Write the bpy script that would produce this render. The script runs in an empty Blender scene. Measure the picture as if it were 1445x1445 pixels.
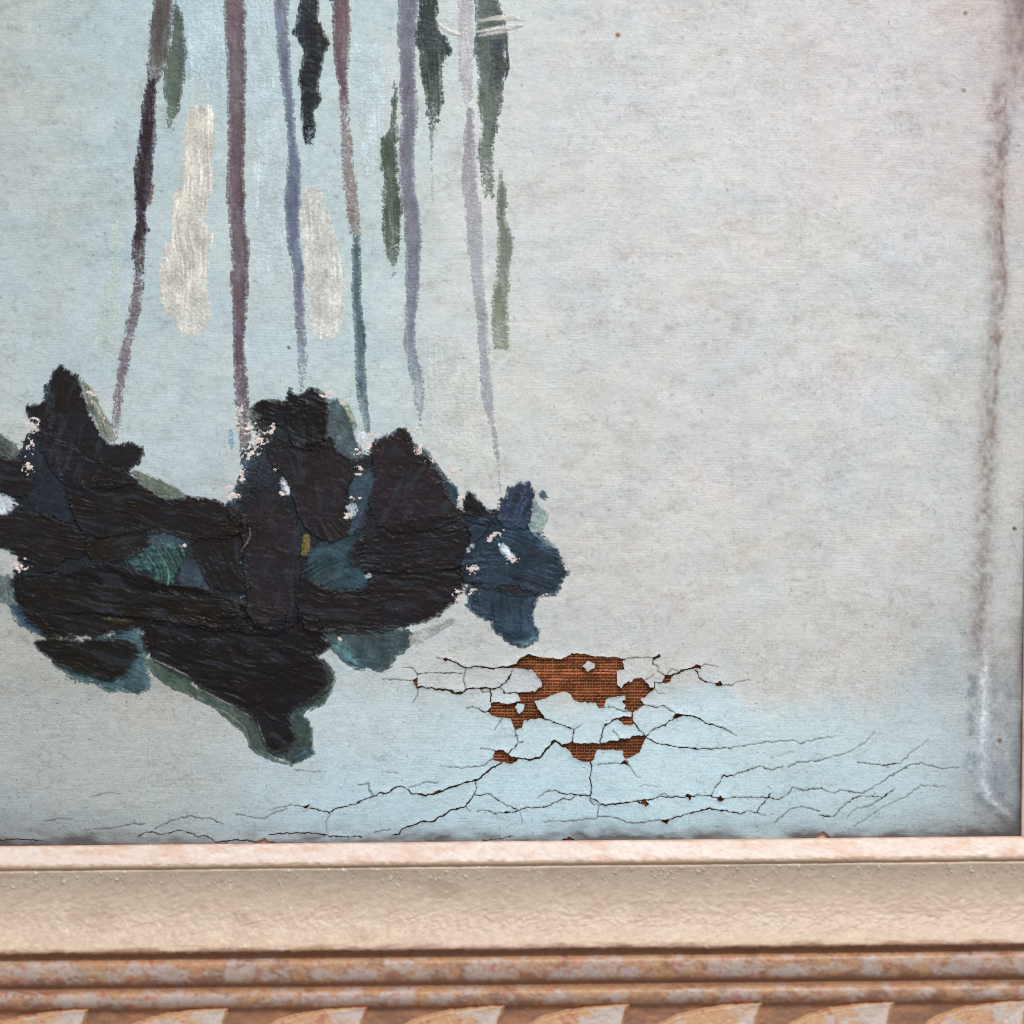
import bpy, math
import numpy as np

# ------------------------------------------------------------------ units
S = 0.0002            # one working unit ("px") is 0.2 mm
D = 3000.0            # camera distance in px units
CX = CY = 722.5

def W3(x, y, h):      # px right, px down, px towards the viewer -> world
    return ((x - CX) * S, -h * S, (CY - y) * S)

# ------------------------------------------------------------------ camera, light
scene = bpy.context.scene
cam_d = bpy.data.cameras.new("camera"); cam = bpy.data.objects.new("camera", cam_d)
scene.collection.objects.link(cam); scene.camera = cam
cam.location = (0, -D * S, 0); cam.rotation_euler = (math.radians(90), 0, 0)
cam_d.sensor_width = 36; cam_d.lens = 36 * D / 1445.0
cam_d.clip_start = 0.01; cam_d.clip_end = 10
cam_d.dof.use_dof = True; cam_d.dof.focus_distance = D * S; cam_d.dof.aperture_fstop = 1.4

world = bpy.data.worlds.new("World"); scene.world = world; world.use_nodes = True
bg = world.node_tree.nodes["Background"]
bg.inputs[0].default_value = (0.93, 0.97, 1.0, 1); bg.inputs[1].default_value = 0.46

ld = bpy.data.lights.new("gallery_lamp", 'AREA'); ld.shape = 'RECTANGLE'
ld.size = 0.45; ld.size_y = 0.30; ld.energy = 17.0; ld.color = (1.0, 0.965, 0.925)
lamp = bpy.data.objects.new("gallery_lamp", ld); scene.collection.objects.link(lamp)
lamp.location = (0.24, -0.95, 1.10)
from mathutils import Vector
lamp.rotation_euler = (Vector((0.02, 0, -0.02)) - lamp.location).to_track_quat('-Z', 'Y').to_euler()

scene.cycles.filter_width = 1.1
vs = scene.view_settings
vs.view_transform = 'Standard'; vs.look = 'None'; vs.exposure = 0.0; vs.gamma = 1.0
vs.use_curve_mapping = False

# ------------------------------------------------------------------ noise
_T = np.random.default_rng(11).random((1024, 1024), dtype=np.float32) * 2 - 1
_TF = _T.ravel()
def vn(x, y, seed=0):                       # value noise, -1..1
    x = np.asarray(x, np.float32) + np.float32((seed * 37) % 1021); y = np.asarray(y, np.float32) + np.float32((seed * 101) % 1019)
    ix = np.floor(x); iy = np.floor(y); fx = x - ix; fy = y - iy
    ix = ix.astype(np.int32) & 1023; iy = (iy.astype(np.int32) & 1023) << 10
    jx = (ix + 1) & 1023; jy = (iy + 1024) & 1048575
    ux = fx * fx * (3 - 2 * fx); uy = fy * fy * (3 - 2 * fy)
    a = _TF[iy + ix]; a = a + (_TF[iy + jx] - a) * ux
    c = _TF[jy + ix]; c = c + (_TF[jy + jx] - c) * ux
    return a + (c - a) * uy

def fbm(x, y, seed=0, o=4):
    r = 0; a = 1.0; s = 0
    for k in range(o):
        r = r + a * vn(x * 2 ** k + 17.3 * k, y * 2 ** k - 9.1 * k, seed + 31 * k); s += a; a *= 0.55
    return r / s * 1.4

def sst(a, b, x):
    t = np.clip((x - a) / (b - a), 0, 1); return t * t * (3 - 2 * t)

def lin(c):
    c = np.clip(np.asarray(c, np.float32) / 255.0, 0, 1)
    return np.where(c <= 0.04045, c / 12.92, ((c + 0.055) / 1.055) ** 2.4)

# ------------------------------------------------------------------ objects and meshes
def link(name, data, parent=None):
    o = bpy.data.objects.new(name, data); scene.collection.objects.link(o)
    if parent is not None: o.parent = parent
    return o

def make_mesh(name, V, faces_list, C, mat, parent, smooth=True):
    """V (n,3) in px (x,y,h); faces_list: list of int arrays (m,k); C (n,3) sRGB 0..255"""
    V = np.asarray(V, np.float32); n = len(V)
    co = np.empty((n, 3), np.float32)
    co[:, 0] = (V[:, 0] - CX) * S; co[:, 1] = -V[:, 2] * S; co[:, 2] = (CY - V[:, 1]) * S
    loops = np.concatenate([f.reshape(-1) for f in faces_list]).astype(np.int32)
    tot = np.concatenate([np.full(len(f), f.shape[1], np.int32) for f in faces_list])
    st = np.concatenate([[0], np.cumsum(tot)[:-1]]).astype(np.int32)
    me = bpy.data.meshes.new(name)
    me.vertices.add(n); me.vertices.foreach_set("co", co.ravel())
    me.loops.add(len(loops)); me.loops.foreach_set("vertex_index", loops)
    me.polygons.add(len(tot)); me.polygons.foreach_set("loop_start", st)
    me.polygons.foreach_set("use_smooth", np.full(len(tot), smooth))
    me.update(calc_edges=True)
    at = me.color_attributes.new("pigment", 'FLOAT_COLOR', 'POINT')
    rgba = np.ones((n, 4), np.float32); rgba[:, :3] = lin(C)
    at.data.foreach_set("color", rgba.ravel())
    me.materials.append(mat)
    return link(name, me, parent)

def field_mesh(name, x0, y0, f, z, C, mat, parent, zedge=None, wall=None, cell_ok=None, wallcol=None):
    """surface where f>0 (marching squares on a 1 px lattice); edge vertices take zedge; wall = depth of a side wall"""
    ins = f > 0
    hh, ww = f.shape
    a = ins[:-1, :-1]; b = ins[:-1, 1:]; c = ins[1:, 1:]; d = ins[1:, :-1]
    cnt = a.astype(int) + b + c + d
    full = cnt == 4; mix = (cnt > 0) & (cnt < 4)
    if cell_ok is not None: full &= cell_ok; mix &= cell_ok
    use = np.zeros_like(ins)
    for m in (full, mix):
        use[:-1, :-1] |= m; use[:-1, 1:] |= m; use[1:, 1:] |= m; use[1:, :-1] |= m
    use &= ins
    vid = np.full(f.shape, -1, np.int64); nv = int(use.sum())
    if nv == 0: return None
    vid[use] = np.arange(nv)
    ys, xs = np.nonzero(use)
    V = np.stack([xs + x0, ys + y0, z[ys, xs]], 1).astype(np.float32); Cc = C[ys, xs]
    cy, cx = np.nonzero(full)
    quads = np.stack([vid[cy, cx], vid[cy + 1, cx], vid[cy + 1, cx + 1], vid[cy, cx + 1]], 1)
    EV = []; EC = []; cache = {}; polys = {3: [], 4: [], 5: [], 6: []}; walls = []; low = {}
    def ev(p, q):
        k = (p, q) if p < q else (q, p)
        i = cache.get(k)
        if i is None:
            if not ins[p]: p, q = q, p
            fp = f[p]; fq = f[q]; t = fp / (fp - fq); t = min(max(t, 0.02), 0.98)
            zz = z[p] if zedge is None else zedge[p]
            i = nv + len(EV); cache[k] = i
            EV.append((x0 + p[1] + (q[1] - p[1]) * t, y0 + p[0] + (q[0] - p[0]) * t, zz)); EC.append(C[p])
        return i
    my, mx = np.nonzero(mix)
    for j, i in zip(my.tolist(), mx.tolist()):
        P = ((j, i), (j + 1, i), (j + 1, i + 1), (j, i + 1)); poly = []; ed = []
        for k in range(4):
            p = P[k]; q = P[(k + 1) % 4]
            if ins[p]: poly.append(vid[p]); ed.append(False)
            if ins[p] != ins[q]: poly.append(ev(p, q)); ed.append(True)
        if len(poly) >= 3:
            polys[len(poly)].append(poly)
            if wall is not None:
                m = len(poly)
                for k in range(m):
                    if ed[k] and ed[(k + 1) % m]: walls.append((poly[k], poly[(k + 1) % m]))
    if EV:
        V = np.concatenate([V, np.array(EV, np.float32)]); Cc = np.concatenate([Cc, np.array(EC, np.float32)])
    fl = [quads] if len(quads) else []
    for k in polys:
        if polys[k]: fl.append(np.array(polys[k], np.int64))
    if walls:
        ids = sorted(set(i for w in walls for i in w)); base = len(V)
        top = {}
        T = V[ids].copy(); L = V[ids].copy(); L[:, 2] -= wall
        wc = Cc[ids] * 0.0 + np.array(wallcol if wallcol is not None else (150, 140, 130), np.float32)
        for n_, i in enumerate(ids): top[i] = n_
        V = np.concatenate([V, T, L]); Cc = np.concatenate([Cc, wc, wc]); m = len(ids)
        fl.append(np.array([(base + top[q], base + top[p], base + m + top[p], base + m + top[q]) for p, q in walls], np.int64))
    if not fl: return None
    return make_mesh(name, V, fl, Cc, mat, parent)

# ------------------------------------------------------------------ materials
def pigment_material(name, rough=0.5, spec=0.3, grain=0.10, gscale=1800, bump=0.15, bdist=0.00012, stretch=(1, 1, 1), rvar=0.12, weave=0.0, grit=0.0):
    m = bpy.data.materials.new(name); m.use_nodes = True; nt = m.node_tree; N = nt.nodes; L = nt.links
    p = N["Principled BSDF"]
    at = N.new("ShaderNodeAttribute"); at.attribute_name = "pigment"
    tc = N.new("ShaderNodeTexCoord"); mp = N.new("ShaderNodeMapping"); mp.inputs["Scale"].default_value = stretch
    L.new(tc.outputs["Object"], mp.inputs[0])
    n1 = N.new("ShaderNodeTexNoise"); n1.inputs["Scale"].default_value = gscale; n1.inputs["Detail"].default_value = 3
    L.new(mp.outputs[0], n1.inputs["Vector"])
    mr = N.new("ShaderNodeMapRange"); mr.inputs["From Min"].default_value = 0.25; mr.inputs["From Max"].default_value = 0.75
    mr.inputs["To Min"].default_value = 1 - grain; mr.inputs["To Max"].default_value = 1 + grain
    L.new(n1.outputs["Fac"], mr.inputs["Value"])
    mx = N.new("ShaderNodeMix"); mx.data_type = 'RGBA'; mx.blend_type = 'MULTIPLY'; mx.inputs["Factor"].default_value = 1
    L.new(at.outputs["Color"], mx.inputs["A"]); L.new(mr.outputs[0], mx.inputs["B"])
    L.new(mx.outputs["Result"], p.inputs["Base Color"])
    n2 = N.new("ShaderNodeTexNoise"); n2.inputs["Scale"].default_value = gscale * 0.55; n2.inputs["Detail"].default_value = 4
    L.new(mp.outputs[0], n2.inputs["Vector"])
    hsrc = n2.outputs["Fac"]
    if weave:                                # threads of the canvas telling through the paint
        def mth(op, a, b=None, c=None):
            n = N.new("ShaderNodeMath"); n.operation = op
            for k_, v_ in enumerate((a, b, c)):
                if v_ is None: continue
                if isinstance(v_, (int, float)): n.inputs[k_].default_value = v_
                else: L.new(v_, n.inputs[k_])
            return n.outputs[0]
        nd = N.new("ShaderNodeTexNoise"); nd.inputs["Scale"].default_value = 160; nd.inputs["Detail"].default_value = 2; L.new(tc.outputs["Object"], nd.inputs["Vector"])
        nm = N.new("ShaderNodeTexNoise"); nm.inputs["Scale"].default_value = 55; nm.inputs["Detail"].default_value = 2; L.new(tc.outputs["Object"], nm.inputs["Vector"])
        sx = N.new("ShaderNodeSeparateXYZ"); L.new(tc.outputs["Object"], sx.inputs[0])
        mps = N.new("ShaderNodeMapping"); mps.inputs["Scale"].default_value = (180, 180, 1300); L.new(tc.outputs["Object"], mps.inputs[0])
        ns = N.new("ShaderNodeTexNoise"); ns.inputs["Scale"].default_value = 1.0; ns.inputs["Detail"].default_value = 2; L.new(mps.outputs[0], ns.inputs["Vector"])
        dz = mth('MULTIPLY', nd.outputs["Fac"], 16.0)
        wz = mth('SINE', mth('MULTIPLY_ADD', sx.outputs["Z"], 2 * math.pi / (4.3 * S), dz))
        wx_ = mth('SINE', mth('MULTIPLY_ADD', sx.outputs["X"], 2 * math.pi / (3.75 * S), dz))
        wsum = mth('MULTIPLY_ADD', wx_, 0.45, wz)
        amt = N.new("ShaderNodeMapRange"); amt.inputs["From Min"].default_value = 0.38; amt.inputs["From Max"].default_value = 0.66; amt.inputs["To Min"].default_value = 0.15; amt.inputs["To Max"].default_value = 1.0
        L.new(nm.outputs["Fac"], amt.inputs["Value"])
        wv = mth('MULTIPLY', wsum, amt.outputs[0])
        slub = mth('MULTIPLY_ADD', ns.outputs["Fac"], 4.4, -2.2)
        wv = mth('ADD', wv, slub)
        hsrc = mth('MULTIPLY_ADD', wv, weave, n2.outputs["Fac"])
        tint_f = mth('MULTIPLY_ADD', wv, 0.030 * weave / 0.3, 1.0)
        mx2 = N.new("ShaderNodeMix"); mx2.data_type = 'RGBA'; mx2.blend_type = 'MULTIPLY'; mx2.inputs["Factor"].default_value = 1
        L.new(mx.outputs["Result"], mx2.inputs["A"]); L.new(tint_f, mx2.inputs["B"]); last = mx2.outputs["Result"]
        def nz(scale, det, dist, st, rough_=0.6):
            m_ = N.new("ShaderNodeMapping"); m_.inputs["Scale"].default_value = st; L.new(tc.outputs["Object"], m_.inputs[0])
            n_ = N.new("ShaderNodeTexNoise"); n_.inputs["Scale"].default_value = scale; n_.inputs["Detail"].default_value = det; n_.inputs["Distortion"].default_value = dist; n_.inputs["Roughness"].default_value = rough_
            L.new(m_.outputs[0], n_.inputs["Vector"]); return n_.outputs["Fac"]
        def ramp(v, a, b, lo, hi):
            r_ = N.new("ShaderNodeMapRange"); r_.inputs["From Min"].default_value = a; r_.inputs["From Max"].default_value = b; r_.inputs["To Min"].default_value = lo; r_.inputs["To Max"].default_value = hi
            L.new(v, r_.inputs["Value"]); return r_.outputs[0]
        zone = ramp(nz(38, 3, 0.0, (1, 1, 1.3)), 0.36, 0.62, 0.25, 1.0)
        for scale, st, a, b, colr, amtv in ((260, (1, 1, 1.7), 0.53, 0.66, (0.80, 0.775, 0.74, 1), 0.62), (520, (1.6, 1, 0.7), 0.56, 0.70, (0.74, 0.73, 0.72, 1), 0.55), (330, (0.5, 1, 2.2), 0.56, 0.68, (1.10, 1.11, 1.12, 1), 0.7)):
            fac = mth('MULTIPLY', ramp(nz(scale, 5, 0.9, st, 0.72), a, b, 0.0, amtv * grit), zone)
            g1 = N.new("ShaderNodeMix"); g1.data_type = 'RGBA'; g1.blend_type = 'MULTIPLY'; g1.inputs["B"].default_value = colr
            L.new(fac, g1.inputs["Factor"]); L.new(last, g1.inputs["A"]); last = g1.outputs["Result"]
            hsrc = mth('MULTIPLY_ADD', fac, -0.35 if colr[0] < 1 else 0.45, hsrc)
        L.new(last, p.inputs["Base Color"])
    bp = N.new("ShaderNodeBump"); bp.inputs["Strength"].default_value = bump; bp.inputs["Distance"].default_value = bdist
    L.new(hsrc, bp.inputs["Height"]); L.new(bp.outputs[0], p.inputs["Normal"])
    r2 = N.new("ShaderNodeMapRange"); r2.inputs["To Min"].default_value = rough - rvar; r2.inputs["To Max"].default_value = rough + rvar
    L.new(n2.outputs["Fac"], r2.inputs["Value"]); L.new(r2.outputs[0], p.inputs["Roughness"])
    p.inputs["Specular IOR Level"].default_value = spec
    return m

M_ground = pigment_material("pale_paint", 0.65, 0.18, 0.11, 2500, 0.65, 0.00014, weave=0.11, grit=1.35)
M_stroke = pigment_material("brushed_paint", 0.55, 0.25, 0.12, 1900, 0.50, 0.00013, weave=0.14, grit=0.8)
M_dark = pigment_material("dark_impasto", 0.48, 0.20, 0.30, 1500, 0.16, 0.00012)
M_canvas = pigment_material("linen_canvas", 0.85, 0.1, 0.22, 3000, 0.4, 0.0001)
M_cream = pigment_material("cream_gesso", 0.46, 0.38, 0.10, 1000, 0.45, 0.00018, (0.6, 1, 1))
M_gilt = pigment_material("worn_gilding", 0.42, 0.4, 0.16, 1500, 0.45, 0.00016)

# ------------------------------------------------------------------ global paint maps (1 px lattice)
X0, Y0, X1, Y1 = -24, -24, 1476, 1216
WW, HH = X1 - X0 + 1, Y1 - Y0 + 1
gx, gy = np.meshgrid(np.arange(X0, X1 + 1, dtype=np.float32), np.arange(Y0, Y1 + 1, dtype=np.float32))

def blend_grid(xs, ys, rows):
    A = np.array(rows, np.float32)
    fx = np.interp(gx, xs, np.arange(len(xs))); fy = np.interp(gy, ys, np.arange(len(ys)))
    ix = np.clip(fx.astype(int), 0, len(xs) - 2); iy = np.clip(fy.astype(int), 0, len(ys) - 2)
    tx = (fx - ix)[..., None]; ty = (fy - iy)[..., None]
    tx = tx * tx * (3 - 2 * tx); ty = ty * ty * (3 - 2 * ty)
    return (A[iy, ix] * (1 - tx) + A[iy, ix + 1] * tx) * (1 - ty) + (A[iy + 1, ix] * (1 - tx) + A[iy + 1, ix + 1] * tx) * ty

wx = fbm(gx / 110, gy / 110, 3, 4) * 60; wy = fbm(gx / 110, gy / 110, 8, 4) * 60
ox, oy = gx, gy
gx = ox + wx; gy = oy + wy * np.clip((1190 - oy) / 250, 0.12, 1)
BASE = blend_grid([0, 240, 480, 720, 960, 1200, 1440], [0, 200, 400, 600, 800, 930, 1010, 1110, 1175], [
    [(179,186,186),(177,196,204),(187,202,208),(201,207,208),(206,208,209),(209,206,208),(196,187,187)],
    [(182,189,192),(184,198,204),(190,203,208),(208,210,211),(213,214,215),(214,211,213),(203,197,197)],
    [(184,195,200),(187,200,206),(192,204,208),(209,212,213),(212,212,211),(213,214,214),(204,204,203)],
    [(190,197,199),(192,203,208),(194,205,209),(208,210,209),(213,213,212),(212,213,213),(200,201,199)],
    [(184,187,186),(188,193,193),(194,198,198),(208,208,207),(212,212,210),(211,212,211),(198,199,198)],
    [(180,183,181),(184,184,179),(194,202,204),(205,209,209),(210,209,206),(209,209,206),(190,191,190)],
    [(177,181,180),(183,184,180),(194,206,211),(196,217,225),(199,219,226),(198,214,220),(180,185,187)],
    [(168,174,175),(178,184,184),(186,208,218),(194,218,228),(197,221,230),(190,211,219),(164,170,173)],
    [(152,158,161),(164,174,177),(180,201,212),(186,211,222),(188,213,223),(180,198,205),(146,149,151)]])
gx, gy = ox, oy
# patches of warm and cool scumble, horizontal brush streaks, fibres
warm = np.array((6, 1, -5), np.float32)
p1 = fbm(gx / 90, gy / 70, 21, 5); p2 = fbm(gx / 26, gy / 20, 22, 4)
cool_zone = sst(960, 1010, gy)
BASE = BASE + (1 - sst(650, 900, gx))[..., None] * (1 - sst(650, 900, gy))[..., None] * np.array((3, 5, 4), np.float32) + np.array((2, 3, 3), np.float32)
BASE = BASE + ((p1 * 0.55 + p2 * 0.35) * (1 - 0.55 * cool_zone))[..., None] * warm
BASE = BASE + (fbm(gx / 60, gy / 50, 25, 4) * 1.5 + fbm(gx / 7, gy / 4, 26, 3) * 3.2)[..., None]
BASE = BASE + (np.clip(fbm(gx / 55, gy / 45, 27, 4), 0, 1) * (1 - cool_zone))[..., None] * np.array((3, -1, 3), np.float32) * sst(500, 900, gx)[..., None]
for (sc, sd_, amp) in ((60, 28, 2.0), (30, 29, 2.2), (13, 30, 2.6)):      # scumbled patches with ragged edges
    q = fbm(gx / sc, gy / (sc * 0.7), sd_, 5) + fbm(gx / 5, gy / 3.5, sd_ + 60, 3) * 0.22
    BASE = BASE + ((sst(0.12, 0.3, q) - sst(-0.12, -0.3, q)) * amp * (1 - 0.45 * cool_zone))[..., None] * np.array((1.0, 0.97, 0.92), np.float32)
q = sst(0.12, 0.5, fbm(gx / 34, gy / 20, 37, 5) + 0.25 * fbm(gx / 5, gy / 3, 57, 3)) * (1 - cool_zone * 0.7)          # worn places, browner
BASE = BASE - (q * (0.5 + 0.5 * fbm(gx / 3, gy / 2.2, 38, 3)))[..., None] * np.array((11, 14, 17), np.float32)
q = fbm(gx / 2.4, gy / 1.9, 39, 3); BASE = BASE + (q * 7.5)[..., None] + (np.clip(cool_zone, 0, 1) * 8)[..., None]
gv = 1 - np.abs(fbm(gx / 16, gy / 11, 77, 3)) * 9; gv = np.clip(gv, 0, 1) * sst(0.15, 0.6, fbm(gx / 45, gy / 40, 78, 3))   # fine wandering scratches
BASE = BASE - (gv * 22)[..., None]
st = vn(gx / 28, gy / 1.7, 31) * vn(gx / 60, gy / 30, 32)
BASE = BASE + (st * 7)[..., None]
sp = vn(gx / 2.1, gy / 1.7, 33); spm = sst(0.62, 0.9, sp) * sst(-0.15, 0.6, fbm(gx / 60, gy / 50, 34, 3))
BASE = BASE - spm[..., None] * np.array((26, 30, 33), np.float32)
sp = vn(gx / 3.3 + 50, gy / 3.0, 35); spm = sst(0.90, 0.97, sp)
BASE = BASE - spm[..., None] * np.array((62, 66, 66), np.float32)
sp = vn(gx / 2.6 + 90, gy / 2.2, 36); BASE = BASE + (sst(0.78, 0.95, sp) * 9)[..., None]
HM = fbm(gx / 5, gy / 3.6, 41, 3) * 0.20 + fbm(gx / 40, gy / 30, 42, 3) * 0.35 + st * 0.16 - sst(0.90, 0.97, vn(gx / 3.3 + 50, gy / 3.0, 35)) * 0.5
HM += 0.07 * (np.sin(gx * 2 * math.pi / 4.1 + vn(gx / 30, gy / 30, 2)) * np.sin(gy * 2 * math.pi / 4.3 + vn(gx / 30, gy / 30, 5)))
# brushed swirls: local curved bristle marks
th = fbm(gx / 120, gy / 120, 51, 2) * 3.0
uu = gx * np.cos(th) + gy * np.sin(th); vv = -gx * np.sin(th) + gy * np.cos(th)
br = vn(vv / 2.4, uu / 26, 52) * sst(-0.1, 0.5, fbm(gx / 80, gy / 80, 53, 3))
HM += br * 0.22; BASE = BASE + (br * 3.2)[..., None]
# faint lines drawn across the pale paint
def seg_dist(x, y, pts):
    d = np.full(x.shape, 1e9, np.float32); t_at = np.zeros(x.shape, np.float32); L = 0
    for (ax, ay), (bx, by) in zip(pts[:-1], pts[1:]):
        l = math.hypot(bx - ax, by - ay) + 1e-6
        t = np.clip(((x - ax) * (bx - ax) + (y - ay) * (by - ay)) / (l * l), 0, 1)
        q = np.hypot(x - ax - t * (bx - ax), y - ay - t * (by - ay))
        m = q < d; d = np.where(m, q, d); t_at = np.where(m, L + t * l, t_at); L += l
    return d, t_at / L
# edge of the stretcher bar printed through the canvas at the right
bx = np.interp(gy, [0, 120, 180, 250, 415, 500, 600, 700, 900, 1000, 1100, 1128, 1156, 1216], [1436, 1416, 1421, 1412, 1416, 1408, 1402, 1398, 1388, 1386, 1384, 1392, 1430, 1460]) + fbm(gx / 40, gy / 14, 61, 3) * 3
dxb = gx - bx
band = np.exp(-((dxb + 7) / 14.0) ** 2) * sst(90, 150, gy) * (1 - sst(880, 960, gy)) * np.clip(0.85 + 0.45 * fbm(gx / 9, gy / 20, 62, 4), 0.35, 1.2)
core = np.exp(-((dxb - 1 + fbm(gx / 6, gy / 9, 67, 3) * 3) / 3.6) ** 2) * sst(100, 140, gy) * (1 - sst(420, 760, gy)) * np.clip(0.55 + 0.9 * fbm(gx / 5, gy / 24, 63, 3), 0, 1.2)
BASE = BASE - (band * np.clip(0.75 + 0.6 * fbm(gx / 5, gy / 7, 66, 4), 0.2, 1.3))[..., None] * np.array((46, 56, 60), np.float32) - core[..., None] * np.array((34, 42, 42), np.float32)
ridge = np.exp(-((dxb - 3 + fbm(gx / 8, gy / 10, 70, 3) * 3) / 5.5) ** 2) * sst(860, 960, gy) * (1 - sst(1150, 1165, gy)) * np.clip(0.72 + 0.8 * fbm(gx / 6, gy / 8, 64, 4), 0.1, 1.3)
BASE = BASE + ridge[..., None] * np.array((34, 32, 38), np.float32)  # ridge highlight put into the colour
inb = sst(0, 14, dxb) * sst(850, 960, gy) * np.clip(0.8 + 0.8 * fbm(gx / 9, gy / 14, 68, 5), 0.1, 1.6); BASE = BASE - inb[..., None] * np.array((20, 20, 17), np.float32)
topr = sst(1395, 1440, gx + gy * 0.0) * (1 - sst(60, 190, gy)); BASE = BASE - (topr * (0.8 + 0.4 * fbm(gx / 8, gy / 14, 65, 3)))[..., None] * np.array((48, 56, 58), np.float32)
lb = np.exp(-((dxb + 13) / 9.0) ** 2) * sst(860, 980, gy); BASE = BASE - (lb * np.clip(0.5 + 0.9 * fbm(gx / 8, gy / 11, 74, 4), 0, 1.2))[..., None] * np.array((40, 40, 37), np.float32)  # shadow line left of the ridge, put into the colour
HM += ridge * (1.3 + 1.2 * np.clip(fbm(gx / 5, gy / 6, 69, 3), -0.4, 1)) + core * -0.8 + np.exp(-((dxb + 2) / 9.0) ** 2) * 0.6 * (1 - ridge)
# grime along the rebate
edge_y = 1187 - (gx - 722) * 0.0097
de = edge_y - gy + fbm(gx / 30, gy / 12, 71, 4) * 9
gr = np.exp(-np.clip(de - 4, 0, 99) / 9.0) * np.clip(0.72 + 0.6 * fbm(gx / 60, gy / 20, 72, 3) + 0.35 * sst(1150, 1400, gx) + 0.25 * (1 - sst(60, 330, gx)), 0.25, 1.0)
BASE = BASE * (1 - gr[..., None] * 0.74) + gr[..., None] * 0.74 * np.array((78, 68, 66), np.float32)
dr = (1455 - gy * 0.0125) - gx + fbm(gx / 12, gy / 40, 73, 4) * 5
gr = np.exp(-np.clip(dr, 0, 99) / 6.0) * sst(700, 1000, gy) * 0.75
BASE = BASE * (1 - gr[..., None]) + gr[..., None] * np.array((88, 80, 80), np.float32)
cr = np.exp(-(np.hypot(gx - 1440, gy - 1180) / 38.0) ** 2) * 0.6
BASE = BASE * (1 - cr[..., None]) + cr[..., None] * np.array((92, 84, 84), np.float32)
# a few rust spots
for (sx, sy, r, c) in [(872,50,3.4,(150,105,80)),(1363,19,2.8,(128,100,84)),(1432,746,3,(95,80,72)),(1411,1045,3.5,(130,112,100)),(408,491,2.4,(70,70,75)),(420,448,2.2,(45,45,55)),(717,342,2.2,(60,65,60)),(925,742,3,(236,232,226)),(171,62,2,(230,225,220)),(1360,128,3,(150,125,112))]:
    m = np.exp(-(np.hypot((gx - sx) + fbm(gx / 3, gy / 3, 81, 2) * 1.5, gy - sy) / r) ** 4)[..., None]
    BASE = BASE * (1 - m) + m * np.array(c, np.float32)
CM = np.clip(BASE, 0, 255).astype(np.float32); HM = HM.astype(np.float32)
CM0 = CM.copy(); HM0 = HM.copy()          # the bare pale layer, before any stroke

# ------------------------------------------------------------------ the painting: root, canvas
painting = link("painting", None)
painting["label"] = "oil painting of dark foliage and thin tree trunks on pale blue, paint cracked and flaking"
painting["category"] = "painting"

# ------------------------------------------------------------------ brush strokes
BR = {}
def local(x0, y0, x1, y1):
    x0 = max(int(x0), X0); y0 = max(int(y0), Y0); x1 = min(int(x1), X1); y1 = min(int(y1), Y1)
    sl = (slice(y0 - Y0, y1 - Y0 + 1), slice(x0 - X0, x1 - X0 + 1))
    return x0, y0, sl, gx[sl], gy[sl]

def poly_sd(x, y, P):
    P = np.asarray(P, np.float32); n = len(P)
    d = np.full(x.shape, 1e9, np.float32); ins = np.zeros(x.shape, bool)
    for i in range(n):
        a = P[i]; b = P[(i + 1) % n]; e = b - a
        t = np.clip(((x - a[0]) * e[0] + (y - a[1]) * e[1]) / (e @ e + 1e-9), 0, 1)
        d = np.minimum(d, np.hypot(x - a[0] - t * e[0], y - a[1] - t * e[1]))
        if a[1] != b[1]:
            c = ((a[1] > y) != (b[1] > y)) & (x < (b[0] - a[0]) * (y - a[1]) / (b[1] - a[1]) + a[0]); ins ^= c
    return np.where(ins, d, -d)

def chaikin(P, n=1):
    for _ in range(n):
        Q = []
        for i in range(len(P)):
            a = P[i]; b = P[(i + 1) % len(P)]
            Q += [(a[0] * .78 + b[0] * .22, a[1] * .78 + b[1] * .22), (a[0] * .22 + b[0] * .78, a[1] * .22 + b[1] * .78)]
        P = Q
    return P

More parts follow.
